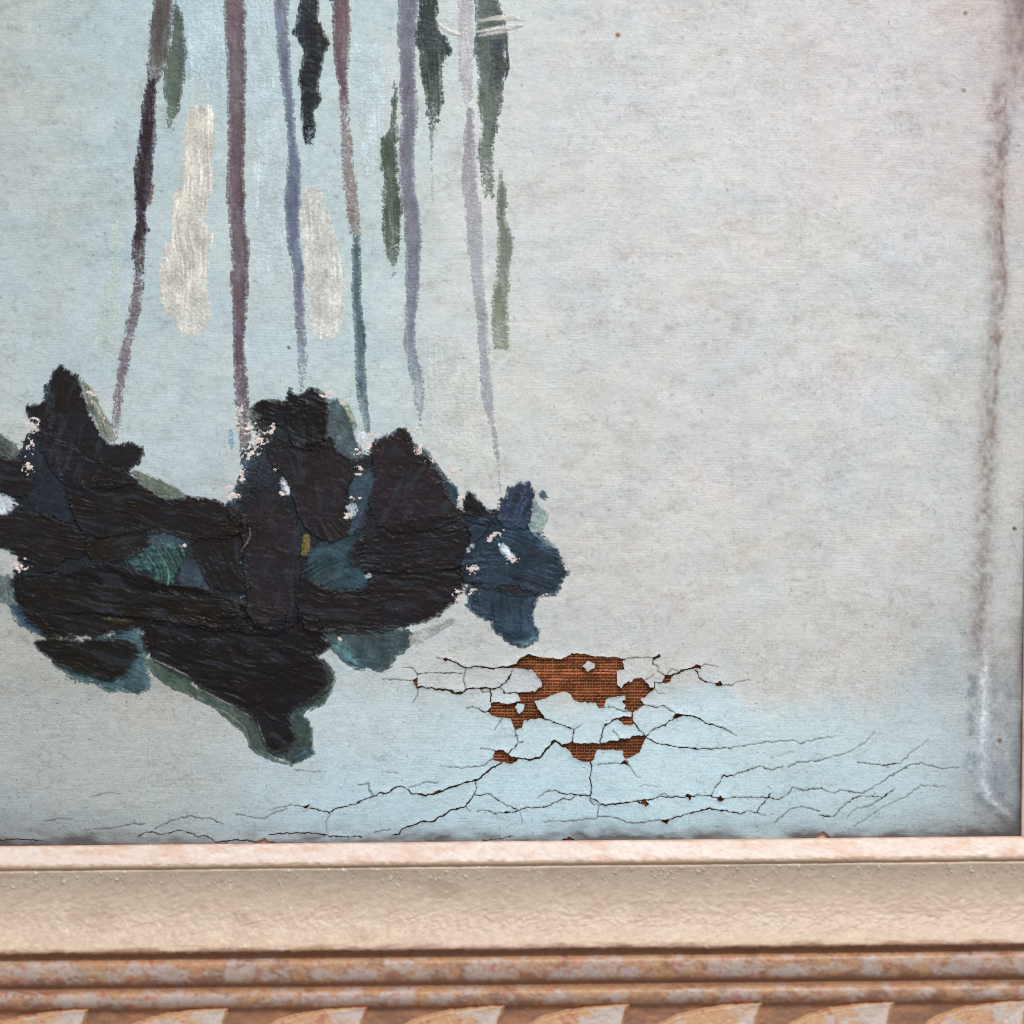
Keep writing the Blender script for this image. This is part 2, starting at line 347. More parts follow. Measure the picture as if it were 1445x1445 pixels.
seed_c = [100]
def lay(name, x0, y0, sl, x, y, f, col, ang, thick, opac, rag, dry, mat, tint, bw, label=None, streak=0.5, rim=0.5, curve=0.0, soft=7.0):
    """f>0 inside; lays one stroke over the maps and builds its relief mesh"""
    seed_c[0] += 7; sd = seed_c[0]
    a = math.radians(ang); ca, sa = math.cos(a), math.sin(a)
    bend = fbm(x / 80, y / 80, sd + 1, 2) * (6 + curve) + fbm(x / 14, y / 14, sd + 11, 2) * 0.9
    u = x * ca + y * sa; v = -x * sa + y * ca + bend
    bw = bw * (0.75 + 0.75 * ((sd * 0.377) % 1.0))
    ul = 1.7 if mat is M_dark else 1.0
    bri = (vn(v / bw, u / (42 * ul), sd + 2) * 0.6 + vn(v / (bw * 0.55), u / (22 * ul), sd + 3) * 0.4) * np.clip(0.55 + 1.0 * fbm(x / 24, y / 24, sd + 15, 3), 0.05, 1.5)
    fine = fbm(x / 2.6, y / 2.6, sd + 4, 2)
    f0 = f
    f = f + fbm(x / 13, y / 13, sd + 5, 3) * rag + fine * rag * 0.6 + vn(v / 1.7, u / 15, sd + 6) * rag * 0.95
    if mat is M_stroke and rag > 0.6: f = f + vn(x / 7, y / 1.7, sd + 18) * 1.1
    weave = 0.5 * np.sin(x * 1.53 + vn(x / 9, y / 9, 4) * 2) * np.sin(y * 1.46 + vn(x / 9, y / 9, 6) * 2) + 0.8 * fine + 0.4 * bri
    dd = dry if np.ndim(dry) else np.full(x.shape, dry, np.float32)
    if mat is M_stroke and rag > 0.6: dd = dd + 0.34 * (1 - sst(0, 5.0, f + 1.5 * bri))
    cov = (weave + 1.35 - dd * 2.4) * 2.0                       # drier -> broken cover
    fpre = f
    f = np.minimum(f, np.where(dd > 0.02, cov, 99))
    base = HM[sl]
    body = sst(0, 3.0, f)
    if mat is M_dark: thick = thick * 1.35
    h = thick * body * (0.85 + (0.40 if mat is M_dark else 0.50) * bri + (0.06 if mat is M_dark else 0.22) * fine + 0.35 * fbm(x / 16, y / 11, sd + 22, 3)) + thick * rim * np.exp(-((f - 2.4) / 1.5) ** 2) * (0.3 + 0.7 * fbm(x / 14, y / 14, sd + 12, 2))
    h = np.maximum(h, 0.10 + 0.05 * body)
    z = base + h
    k = np.clip(0.5 + streak * bri + 0.25 * fbm(x / 18, y / 18, sd + 9, 3), 0, 1)[..., None]
    C1 = col if np.ndim(col) == 3 else np.zeros(x.shape + (3,), np.float32) + np.array(col, np.float32)
    if tint is not None: C1 = C1 * (1 - k) + k * (np.array(tint, np.float32) if np.ndim(tint) == 1 else tint)
    lum = np.mean(C1); vary = 0.30 if (mat is M_dark and 55 < lum < 170) else (0.17 if mat is M_stroke else 0.10)
    C1 = C1 * (1 + 0.10 * fine + vary * bri + vary * 0.7 * fbm(x / 15, y / 22, sd + 16, 4))[..., None]
    g_ = C1.mean(-1, keepdims=True); C1 = g_ + (C1 - g_) * (0.76 if mat is M_stroke else 0.88)
    if mat is M_dark:
        v1 = fbm(x / 30, y / 30, sd + 13, 3); v2 = fbm(x / 24, y / 24, sd + 14, 3)
        C1 = C1 + v1[..., None] * np.array((1.5, 4.0, 9.0), np.float32) + np.clip(v2, 0, 1)[..., None] * np.array((5, 0.5, 1), np.float32)
        if lum < 46:
            sm1 = sst(0.15, 0.7, fbm(v / 9, u / 38, sd + 19, 4)) * 0.55; C1 = C1 * (1 - sm1[..., None]) + sm1[..., None] * np.array((50, 60, 70), np.float32)
            sm2 = (1 - sst(-1, 6.5, f + 3.5 * fbm(x / 10, y / 10, sd + 20, 3))) * np.clip(0.62 + 0.6 * fbm(x / 30, y / 30, sd + 21, 2), 0, 0.95) * (0.12 + 0.88 * sst(95, 135, CM[sl].mean(-1)))
            C1 = C1 * (1 - sm2[..., None]) + sm2[..., None] * np.array((58, 76, 84), np.float32)
        und = 1 - sst(95, 135, CM[sl].mean(-1)); sf = sst(-0.5, soft, f + 2.0 * bri)
        edge = (1 - und) * (1 - sst(0, 4.5, fpre + 2.2 * bri + 1.2 * fine)) * 0.62      # thin, half-transparent paint at the outer edge
        opac_map = ((1 - und * (1 - sf)) * (1 - edge))[..., None]
    else: opac_map = 1.0
    if opac < 1: op = np.clip(opac * (0.86 + 0.35 * bri + 0.25 * sst(0, 4, f)), 0, 1)[..., None]
    elif mat is M_stroke: op = np.clip(0.95 + 0.28 * bri + 0.20 * fbm(x / 9, y / 30, sd + 17, 3) + 0.12 * fine, 0.4, 1)[..., None] * (0.45 + 0.55 * sst(0, 4.0, f))[..., None]
    else: op = 1.0
    op = op * opac_map
    C2 = np.clip(CM[sl] * (1 - op) + C1 * op, 0, 255)
    o = field_mesh(name, x0, y0, f.astype(np.float32), z.astype(np.float32), C2.astype(np.float32), mat, painting, zedge=base - 0.12)
    if o is None: return
    if label: o["label"] = label
    ins = f > 0
    HM[sl] = np.where(ins, z, base)
    CM[sl] = np.where(ins[..., None], C2, CM[sl])
    return o

def blob(name, P, col, tint=None, ang=0, thick=1.3, opac=1.0, rag=2.2, dry=0.0, mat=None, bw=3.2, sm=1, **k):
    P = chaikin(P, sm) if sm else P
    grow = 4.0 if sum(col) < 125 else 0.0
    if sum(col) > 360: k.setdefault('soft', 2.5)
    elif sum(col) > 150: k.setdefault('soft', 9.0)
    A = np.array(P); x0, y0, sl, x, y = local(A[:, 0].min() - 8, A[:, 1].min() - 8, A[:, 0].max() + 8, A[:, 1].max() + 8)
    sd_ = poly_sd(x, y, P)
    if grow: sd_ = sd_ + grow * (1 - sst(95, 135, CM[sl].mean(-1)))          # wet paint drags further over wet paint
    return lay(name, x0, y0, sl, x, y, sd_, col, ang, thick, opac, rag, dry, mat or M_dark, tint, bw, **k)

def ribbon(name, rows, cols, tint=None, thick=0.8, opac=1.0, rag=1.4, dry=0.0, end_dry=0.35, mat=None, bw=2.4, side=None, **k):
    """rows (y, xl, xr); cols [(y, rgb)] down the stroke; side = colour pulled towards the right edge"""
    R = np.array(rows, np.float32)
    x0, y0, sl, x, y = local(R[:, 1].min() - 7, R[0, 0] - 5, R[:, 2].max() + 7, R[-1, 0] + 5)
    xl = np.interp(y, R[:, 0], R[:, 1]); xr = np.interp(y, R[:, 0], R[:, 2])
    f = np.minimum(np.minimum(x - xl, xr - x), np.minimum(y - R[0, 0], R[-1, 0] - y) * 0.8)
    cy = [c[0] for c in cols]
    col = np.stack([np.interp(y, cy, [c[1][i] for c in cols]) for i in range(3)], -1)
    if side is not None:
        t = sst(0.45, 0.95, (x - xl) / np.maximum(xr - xl, 1))[..., None]; col = col * (1 - t) + np.array(side, np.float32) * t
    L = R[-1, 0] - R[0, 0]
    dd = dry + end_dry * sst(R[-1, 0] - 0.22 * L, R[-1, 0], y)
    return lay(name, x0, y0, sl, x, y, f, col, 90, thick, opac, rag, dd, mat or M_stroke, tint, bw, **k)

def line(name, pts, w, col, tint=None, thick=0.8, opac=1.0, rag=0.8, dry=0.0, mat=None, taper=True, **k):
    A = np.array(pts); x0, y0, sl, x, y = local(A[:, 0].min() - w - 6, A[:, 1].min() - w - 6, A[:, 0].max() + w + 6, A[:, 1].max() + w + 6)
    d, t = seg_dist(x, y, pts)
    ww = w * (0.35 + 0.65 * np.sin(np.clip(t, 0.0, 1) * math.pi) ** 0.6) if taper else w
    ang = math.degrees(math.atan2(A[-1, 1] - A[0, 1], A[-1, 0] - A[0, 0]))
    return lay(name, x0, y0, sl, x, y, ww - d, col, ang, thick, opac, rag, dry, mat or M_stroke, tint, 2.2, **k)

# --- pale scumbled strokes between the trunks
ribbon("pale_stroke", [(148,268,299),(170,263,303),(220,255,300),(262,253,302),(276,243,299),(312,244,288),(332,240,301),(362,226,294),(400,224,291),(430,230,299),(452,242,298),(474,256,280)], [(148,(210,204,190)),(474,(205,201,190))], tint=(214,209,198), opac=0.86, thick=0.45, rag=2.4, end_dry=0.2, streak=0.8, label="cream stroke beside the plum trunk")
ribbon("pale_stroke", [(105,268,292),(150,266,297)], [(105,(196,204,205)),(150,(205,204,198))], opac=0.5, thick=0.3, rag=2, dry=0.3)
ribbon("pale_stroke", [(262,424,452),(320,424,470),(350,428,480),(400,431,486),(450,433,485),(478,442,474)], [(262,(206,205,201)),(478,(207,206,199))], tint=(212,209,201), opac=0.8, thick=0.4, rag=2.6, end_dry=0.2, streak=0.8, label="off-white stroke between blue and teal trunks")
ribbon("pale_stroke", [(466,610,640),(500,600,672),(560,602,686),(610,604,680),(650,640,690)], [(466,(204,207,203)),(650,(206,206,196))], opac=0.35, thick=0.4, rag=4, dry=0.12, streak=0.7)
ribbon("pale_stroke", [(310,158,172),(380,152,170),(450,130,168),(520,128,160)], [(310,(178,196,184)),(520,(190,202,192))], opac=0.5, thick=0.3, rag=3, dry=0.25)
ribbon("pale_stroke", [(60,500,535),(120,498,545),(200,508,538),(250,512,530)], [(60,(180,206,218)),(250,(188,208,216))], opac=0.5, thick=0.4, rag=3, dry=0.2)
ribbon("pale_stroke", [(-5,352,384),(120,352,390),(260,356,398),(420,356,404)], [(-5,(184,208,218)),(420,(188,206,214))], opac=0.5, thick=0.4, rag=3, dry=0.2, streak=0.8)
ribbon("pale_stroke", [(-5,252,312),(90,268,318),(160,306,318)], [(-5,(178,206,220)),(160,(184,206,216))], opac=0.55, thick=0.4, rag=3, dry=0.15, streak=0.8)

# --- tree trunks
T = "trunk_stroke"
ribbon(T, [(-24,217,247),(0,216,245),(40,210,243),(83,208,238),(118,206,226)], [(0,(96,87,80)),(118,(88,82,78))], tint=(82,76,74), thick=1.0, label="olive brown top of the leftmost trunk")
ribbon(T, [(110,208,222),(140,201,222),(175,197,221),(210,195,219),(235,188,217),(262,190,216),(285,190,212),(300,192,206),(312,191,207),(326,190,211),(335,185,205),(360,186,205),(385,188,208),(410,187,203)], [(110,(48,30,44)),(320,(48,30,42)),(350,(84,60,62)),(410,(90,70,76))], tint=(40,26,38), thick=1.1, rag=1.6, end_dry=0.42, label="dark plum length of the leftmost trunk")
ribbon(T, [(404,188,204),(440,181,199),(480,172,188),(520,166,181),(560,160,174),(600,156,170),(622,158,165)], [(404,(100,84,94)),(500,(120,100,112)),(622,(124,104,112))], tint=(106,86,98), thick=0.8, dry=0.1)
ribbon(T, [(-24,314,346),(0,315,347),(100,320,348),(200,321,346),(262,318,345),(275,319,348),(300,322,347),(345,326,352),(400,325,351),(450,328,348),(500,329,346),(560,331,352),(600,332,355),(634,338,352)], [(0,(126,112,112)),(80,(120,102,112)),(300,(112,88,102)),(634,(104,76,90))], tint=(98,76,88), side=(80,58,68), thick=1.1, end_dry=0.25, label="thick mauve trunk reaching the foliage")
ribbon(T, [(-24,385,407),(0,386,408),(55,390,409),(110,394,411),(150,401,416),(190,405,417),(230,405,424),(260,402,426),(300,401,422),(350,406,425),(375,412,429),(425,414,430),(475,417,432),(510,419,435),(540,419,432),(556,421,430)], [(0,(116,114,134)),(120,(102,106,132)),(200,(86,102,130)),(300,(92,104,132)),(380,(102,108,132)),(430,(114,110,132)),(556,(130,132,154))], tint=(100,112,140), thick=0.9, label="blue violet trunk")
ribbon(T, [(-24,466,494),(0,467,494),(55,469,495),(110,475,492),(140,480,493),(174,480,495)], [(0,(116,88,96)),(174,(112,84,94))], tint=(100,76,86), thick=1.0, label="reddish plum upper trunk")
ribbon(T, [(170,480,495),(210,481,498),(240,482,500),(262,484,505),(300,488,507),(332,494,510)], [(170,(142,130,134)),(240,(138,122,126)),(265,(130,102,104)),(332,(128,96,96))], tint=(118,98,102), side=(142,120,104), thick=0.7, dry=0.14, end_dry=0.1)
ribbon(T, [(330,498,508),(370,496,511),(425,496,510),(450,498,513),(480,501,519),(500,500,516),(550,502,518),(590,509,523),(610,513,523)], [(330,(54,78,94)),(480,(70,96,110)),(550,(70,100,114)),(610,(126,158,172))], tint=(104,130,140), side=(34,52,70), thick=1.2, rag=0.9, end_dry=0.15, streak=0.8, label="slim teal trunk with a dark right edge")
ribbon(T, [(-24,561,592),(0,561,592),(55,560,588),(83,563,586),(140,564,590),(166,568,590),(195,563,586),(230,561,585),(260,564,586),(300,568,592),(340,571,597),(375,572,593),(410,572,592),(450,572,588),(485,568,586),(510,573,592),(540,579,600),(575,584,600),(604,588,597)], [(0,(114,108,124)),(120,(108,100,122)),(220,(116,108,128)),(300,(122,122,140)),(420,(132,140,156)),(480,(142,158,172)),(604,(152,168,180))], tint=(114,116,136), side=(112,116,138), thick=0.9, label="violet trunk between green leaves")
ribbon(T, [(-24,646,668),(0,646,668),(60,646,668),(120,648,668),(150,652,668)], [(-24,(166,162,172)),(150,(176,174,184))], tint=(184,182,190), opac=0.8, thick=0.7, dry=0.1)
ribbon(T, [(150,660,666),(165,657,669),(220,653,672),(260,651,673),(300,657,680),(360,661,683),(400,665,684),(450,673,689),(500,675,691),(550,679,696),(580,683,698),(610,692,701),(650,700,705),(694,705,708)], [(150,(130,112,128)),(260,(130,114,130)),(330,(146,142,156)),(420,(154,162,174)),(560,(154,164,174)),(610,(144,138,150)),(694,(140,126,134))], tint=(152,154,168), thick=0.7, dry=0.05, end_dry=0.05, label="pale lilac trunk thinning to a point")
line(T, [(216,262),(214,275),(210,290)], 3, (120,92,84), thick=0.6)

# --- hanging leaves at the top
Lf = "leaf_stroke"; LW = []
ribbon(Lf, LW + [(-5,245,248),(28,243,259),(55,241,263),(83,233,264),(111,228,262),(138,232,256),(160,235,252),(186,233,243)], [(0,(80,100,92)),(80,(78,96,86)),(186,(112,136,112))], side=(64,74,72), tint=(84,98,84), thick=1.2, rag=2.2, end_dry=0.45, label="grey green leaf beside the olive trunk")
ribbon(Lf, LW + [(-24,424,453),(0,421,452),(28,419,451),(45,413,460),(60,424,466),(75,427,457),(100,423,455),(115,420,451),(130,426,451),(143,426,453),(155,423,445),(175,424,446),(204,431,443)], [(0,(48,58,60)),(40,(36,42,50)),(120,(36,42,50)),(204,(64,82,84))], tint=(30,34,42), side=(50,54,44), thick=1.9, mat=M_dark, rag=2.4, end_dry=0.4, label="near-black scalloped leaf")
ribbon(Lf, LW + [(180,431,445),(250,433,441)], [(180,(160,178,180)),(250,(186,202,206))], opac=0.5, thick=0.2, dry=0.35)
ribbon(Lf, LW + [(-24,596,618),(0,593,618),(28,590,618),(48,583,624),(62,586,637),(75,592,640),(86,592,626),(100,593,622),(125,596,625),(145,601,626),(165,604,621),(182,606,615)], [(0,(52,66,60)),(60,(46,62,62)),(90,(60,80,70)),(125,(80,102,86)),(182,(88,112,92))], tint=(44,58,56), thick=1.7, rag=2.4, streak=0.9, label="deep green leaf with a side lobe")
ribbon(Lf, LW + [(178,606,612),(230,607,611),(290,609,612)], [(178,(120,146,124)),(290,(172,192,184))], opac=0.8, thick=0.3, rag=0.8, dry=0.1)
ribbon(Lf, LW + [(112,556,560),(125,554,561),(170,550,560),(182,549,561),(195,538,561),(215,536,561),(260,540,563),(300,539,568),(322,540,566),(345,543,565),(372,549,560),(392,552,558)], [(112,(116,136,112)),(180,(80,95,82)),(260,(76,91,74)),(320,(84,100,80)),(392,(124,142,116))], tint=(66,80,68), thick=1.2, rag=2.2, end_dry=0.5, streak=0.7, label="mid green leaf against the violet trunk")
ribbon(Lf, LW + [(-24,670,700),(0,671,704),(20,673,711),(35,671,712),(50,669,719),(75,668,711),(95,673,719),(110,675,712),(135,673,709),(160,675,708),(180,680,702),(220,673,697),(262,680,698),(280,683,698)], [(0,(92,106,98)),(60,(78,92,90)),(110,(96,116,104)),(170,(116,134,120)),(230,(122,132,118)),(280,(126,132,118))], tint=(84,100,92), side=(66,76,80), thick=1.5, rag=2.2, end_dry=0.35, streak=0.9, label="broad sage green leaf mass")
ribbon(Lf, LW + [(52,690,716),(75,692,710),(96,694,719),(112,690,708),(126,692,704)], [(52,(58,66,72)),(126,(70,80,82))], tint=(78,88,90), thick=1.2, mat=M_dark)
ribbon(Lf, LW + [(243,705,708),(265,702,716),(290,700,718),(305,700,714),(320,702,719),(335,702,726),(360,702,723),(380,701,719),(410,694,719),(450,693,718),(493,696,718)], [(243,(112,122,110)),(340,(112,121,108)),(420,(124,137,116)),(493,(132,144,120))], tint=(118,130,112), thick=1.1, end_dry=0.12, streak=0.6, label="lone sage leaf at the right of the trunks")
line(Lf, [(712,20),(714,60),(718,95),(710,120)], 2.2, (46,52,54), thick=1.0, mat=M_dark)
for pts, w in [([(672,31),(700,26),(722,25),(742,29)], 4.6), ([(672,45),(700,41),(722,38),(739,36)], 4.8), ([(620,34),(632,44),(650,49)], 4.6), ([(676,51),(700,47),(718,45)], 3.4)]:
    line("impasto_streak", pts, w, (190,190,184), tint=(214,210,204), thick=0.9, rag=0.5, streak=0.9)

# --- foliage: thin slate underpainting that fills between the strokes
F = "foliage_stroke"
slate = (48,64,78); teal = (38,58,68)
for P in ([(-20,648),(20,650),(36,612),(60,600),(110,640),(180,668),(235,704),(300,706),(330,716),(345,742),(350,800),(345,860),(300,880),(200,892),(140,896),(70,894),(30,856),(14,808),(30,790),(6,772),(-20,770),(-20,728),(14,724),(22,704),(-20,690)],
          [(330,716),(338,690),(352,660),(364,620),(360,588),(410,566),(455,560),(470,600),(500,640),(526,640),(535,620),(575,616),(600,648),(626,684),(646,716),(690,732),(700,760),(690,800),(655,830),(640,850),(600,876),(540,886),(460,884),(452,906),(440,930),(380,960),(300,960),(215,920),(206,880),(300,870),(345,850),(340,760)],
          [(640,730),(700,722),(712,700),(740,690),(750,740),(780,776),(788,812),(770,836),(752,850),(750,890),(735,906),(705,892),(690,860),(660,840),(648,800)]):
    blob("underpainting", P, (38,46,54), (28,27,31), 20, 0.8, rag=5.0, dry=0.0)
blob("underpainting", [(205,905),(212,932),(268,962),(300,986),(345,1012),(352,1044),(386,1070),(412,1074),(430,1050),(424,1024),(412,1006),(450,992),(470,964),(464,936),(430,915),(300,900)], (62,76,72), (44,52,52), 30, 0.6, rag=2.5)
blob(F, [(-20,606),(0,608),(28,633),(36,652),(0,648),(-20,646)], (100,112,108), (70,82,82), 40, 0.8, dry=0.1)
blob(F, [(44,606),(72,606),(85,655),(93,700),(112,732),(97,740),(52,728),(38,701),(33,672),(29,624)], (38,44,60), (30,35,47), 105, 1.1, rag=3, label="navy stroke at the left")
blob(F, [(338,632),(359,624),(388,650),(392,673),(381,689),(361,688),(349,711),(345,748),(325,733),(319,716),(329,691),(341,664)], slate, (62,80,94), 115, 1.0, rag=3, dry=0.05)
blob(F, [(428,772),(470,762),(500,742),(518,758),(508,790),(524,812),(530,834),(490,840),(458,834),(438,826),(428,800)], teal, (56,84,92), 160, 1.0, rag=5, label="teal patch in the middle of the foliage")
blob(F, [(488,694),(496,666),(530,656),(535,684),(520,720),(512,748),(491,766)], slate, (64,82,96), 110, 1.0, rag=3)
blob(F, [(205,742),(265,752),(280,762),(264,776),(202,776)], (58,72,84), (66,86,98), 10, 0.9)
blob(F, [(172,788),(202,769),(235,762),(264,771),(268,785),(250,808),(246,828),(219,828),(214,808),(192,806)], (40,92,84), (74,110,112), 70, 1.0, rag=4, dry=0.03, soft=4.0, bw=2.0, streak=1.0, curve=10, label="emerald patch")
blob(F, [(262,777),(284,787),(296,820),(306,838),(242,830)], (52,66,80), (60,78,90), 100, 0.9)
blob(F, [(6,850),(26,881),(42,893),(64,900),(82,897),(60,870),(28,852)], (60,88,104), (50,70,86), 35, 0.9, rag=2.5)
blob(F, [(-8,812),(19,808),(24,850),(8,854),(-10,846)], (112,126,124), (92,106,108), 80, 0.8)
blob(F, [(60,915),(82,947),(106,961),(139,967),(151,982),(176,977),(200,980),(214,966),(206,935),(210,898),(190,884),(165,888),(120,905)], (62,90,102), (74,112,116), 20, 1.1, rag=3, bw=2.2, streak=0.9, label="steel blue fringe under the oval stroke")
blob(F, [(448,885),(502,884),(554,884),(582,888),(584,905),(563,928),(551,944),(535,950),(519,944),(502,944),(484,935),(463,914)], (72,92,96), (54,70,76), 165, 1.2, rag=2.5, bw=2.0, streak=1.0, curve=16, label="swirled grey green stroke")
blob(F, [(462,904),(490,902),(508,930),(518,944),(500,944),(482,934)], (72,116,126), (92,134,138), 30, 0.7, rag=2.5)
blob(F, [(578,888),(610,882),(640,868),(646,876),(625,890),(590,912),(576,912)], (176,182,176), (136,146,144), -20, 0.7, opac=0.8, dry=0.15, bw=1.8)
blob(F, [(617,680),(633,676),(651,692),(649,716),(629,708)], (52,80,96), (44,62,76), 60, 1.0)
blob(F, [(582,624),(596,628),(622,662),(634,672),(628,684),(606,660)], (72,88,92), (56,68,74), 50, 1.0)
blob(F, [(650,850),(687,858),(692,882),(668,866)], (62,104,126), (48,76,96), 35, 0.9)

# --- foliage: dark body strokes
k1 = (38,32,36); k2 = (25,21,23); pl = (46,38,44); pl2 = (33,27,31)
blob(F, [(-20,640),(0,643),(17,650),(42,653),(47,674),(38,697),(17,701),(-20,690)], k1, k2, 15, 1.5)
blob(F, [(86,513),(94,521),(108,526),(114,538),(120,563),(134,591),(150,622),(166,625),(185,624),(202,628),(206,640),(200,655),(182,664),(193,681),(155,688),(111,688),(82,676),(63,643),(54,606),(40,590),(33,569),(48,571),(65,563),(70,532),(80,522)], k1, k2, 105, 1.8, rag=2.6, sm=1, label="tall dark leaf at the left")
blob(F, [(60,546),(70,536),(76,560),(78,600),(70,612),(62,590)], (48,58,76), (38,44,56), 100, 0.6, dry=0.15)
blob(F, [(-20,722),(28,722),(69,731),(106,746),(127,771),(112,789),(91,786),(69,809),(44,792),(10,776),(-20,770)], k1, (24,19,15), 12, 1.8, curve=8)
blob(F, [(92,682),(155,679),(196,684),(235,702),(271,699),(318,711),(347,728),(350,752),(277,760),(235,750),(194,748),(124,759),(106,726)], (32,27,28), k2, 8, 1.9, curve=10, label="long dark horizontal stroke")
blob(F, [(123,760),(155,749),(210,744),(207,773),(177,789),(137,795),(125,780)], (30,26,26), (37,32,29), 150, 1.7, curve=20)
blob(F, [(272,757),(304,733),(345,738),(351,766),(334,798),(345,813),(357,832),(304,832),(287,808),(275,780)], (33,27,29), (27,23,26), 60, 1.7, curve=20)
blob(F, [(18,811),(91,817),(138,790),(212,819),(302,834),(346,857),(402,860),(402,898),(300,884),(230,873),(150,864),(60,862),(28,852),(20,830)], (15,13,13), (22,18,18), 8, 2.0, curve=4, label="broad near-black stroke sweeping right")
blob(F, [(18,816),(108,822),(165,829),(212,838),(306,842),(342,860),(342,888),(271,886),(202,876),(165,895),(136,897),(78,900),(60,894),(27,860)], (31,26,21), (22,19,16), 8, 1.4, rag=2.8)
blob(F, [(350,690),(386,682),(401,700),(414,726),(428,760),(424,800),(432,872),(400,893),(349,884),(344,800),(338,742)], pl, pl2, 100, 2.0, curve=10, label="upright plum stroke")
blob(F, [(45,906),(56,900),(82,898),(141,903),(190,905),(198,921),(183,941),(177,954),(151,958),(113,947),(82,937),(58,923)], (30,25,19), (21,18,15), 12, 1.8, label="dark oval stroke hanging low at left")
blob(F, [(354,572),(367,562),(379,564),(404,566),(402,549),(412,545),(418,556),(430,549),(437,545),(453,550),(464,567),(460,588),(457,623),(415,630),(410,603),(381,594),(357,584)], (24,22,24), k2, 20, 1.7, rag=2.4, label="dark crown under the blue violet trunk")
blob(F, [(370,636),(426,621),(467,624),(482,638),(502,653),(500,670),(491,691),(488,727),(496,738),(489,758),(466,770),(438,756),(424,738),(410,702),(406,682),(384,655)], pl, pl2, 75, 1.9, curve=12)
blob(F, [(404,582),(456,572),(462,610),(470,632),(420,636),(408,610)], (25,20,22), k2, 85, 1.4)
blob(F, [(520,630),(530,616),(556,612),(560,599),(580,605),(586,624),(595,634),(607,646),(623,667),(633,677),(628,684),(647,715),(652,735),(600,752),(536,752),(518,714),(524,678),(524,650)], pl, pl2, 115, 1.9, rag=2.8, label="plum crown under the violet trunk")
blob(F, [(494,784),(500,765),(532,757),(560,735),(650,726),(694,727),(684,750),(666,762),(658,780),(655,798),(600,806),(540,806),(504,802)], (36,29,32), (26,22,25), 170, 1.9, curve=8)
blob(F, [(420,806),(440,826),(470,836),(524,836),(520,800),(580,795),(655,796),(650,812),(649,832),(637,842),(645,854),(612,873),(593,880),(562,884),(527,890),(480,890),(440,890),(420,870)], (36,29,32), (27,22,25), 5, 1.9, curve=6, label="dark plum stroke along the bottom middle")
blob(F, [(652,702),(664,690),(698,729),(696,736),(654,733)], (30,30,35), (22,22,27), 55, 1.2)
blob(F, [(203,880),(230,871),(271,882),(340,885),(400,873),(432,868),(452,878),(454,895),(464,910),(460,922),(446,927),(466,938),(472,951),(467,967),(456,977),(440,987),(421,992),(407,1006),(407,1020),(414,1036),(411,1051),(396,1060),(383,1062),(371,1042),(366,1020),(350,1002),(320,987),(290,972),(270,957),(240,942),(215,927),(205,905)], (29,23,26), (19,15,17), 20, 2.1, rag=2.2, curve=12, label="large dark stroke tapering to the lowest leaf tip")

# --- rims of the lowest stroke
blob(F, [(448,930),(466,937),(475,954),(467,981),(455,997),(427,1007),(436,1016),(444,1039),(441,1054),(447,1066),(425,1074),(411,1083),(398,1074),(404,1058),(413,1046),(408,1022),(410,1002),(430,986),(452,974),(462,958)], (76,96,92), (48,60,60), 115, 1.0, rag=1.6, bw=1.8, streak=1.0, curve=14, label="grey green rim of the lowest leaf tip")
blob(F, [(207,924),(235,937),(271,953),(274,968),(298,979),(339,1000),(362,1018),(372,1046),(386,1066),(410,1080),(382,1074),(353,1060),(344,1036),(325,1021),(301,998),(281,988),(247,974),(219,957),(205,941)], (92,112,98), (66,82,78), 35, 1.0, rag=1.4, bw=1.8, streak=1.0, label="sage edge below the lowest leaf")
blob(F, [(414,1058),(438,1050),(447,1064),(428,1073),(412,1074)], (58,88,110), (74,108,120), -20, 0.6, rag=2)
for pts, w in [([(210,927),(236,939),(268,954)], 1.5), ([(277,970),(300,981),(338,1001),(360,1016)], 1.5), ([(300,996),(320,1006),(345,1026),(352,1046)], 1.3), ([(364,1018),(370,1038),(376,1050)], 1.2), ([(440,928),(462,938),(470,952)], 1.0), ([(352,742),(354,756),(349,766),(340,778)], 1.6), ([(432,560),(434,572)], 1.0)]:
    line("paint_ridge", pts, w, (150,152,140), tint=(176,172,158), thick=0.9, rag=0.12)

# --- lighter rims and dabs on the upper foliage
blob(F, [(462,563),(478,561),(495,576),(502,597),(502,617),(512,635),(518,647),(509,653),(494,652),(468,636),(469,621),(454,624),(457,592)], (86,104,102), (64,80,86), 80, 1.2, rag=2, bw=2.0, streak=1.0, curve=14, label="curved sage rim of the crown")
blob(F, [(474,562),(486,566),(497,582),(501,599),(494,600),(488,582),(478,570)], (178,184,156), (150,160,142), 60, 1.1, rag=1.4, bw=1.8)
blob(F, [(354,574),(372,587),(383,601),(390,621),(379,630),(366,614),(352,597)], (76,90,86), (110,124,112), 60, 0.9, rag=2, dry=0.12)
blob(F, [(386,594),(412,600),(416,626),(392,626)], (52,68,80), (44,56,66), 80, 0.7, dry=0.12)
blob(F, [(116,533),(133,547),(142,571),(156,599),(168,620),(149,630),(133,598),(119,565),(112,541)], (120,132,122), (150,158,148), 60, 1.0, rag=1.8, bw=2.0, streak=1.0, label="pale sage edge of the tall leaf")
blob(F, [(182,661),(210,669),(246,684),(270,702),(235,707),(197,688)], (128,138,122), (84,96,92), 25, 1.0, rag=2, bw=2.0, streak=1.0)
blob(F, [(120,542),(126,560),(136,578),(132,590),(124,572)], (86,102,100), (70,84,86), 65, 0.7)
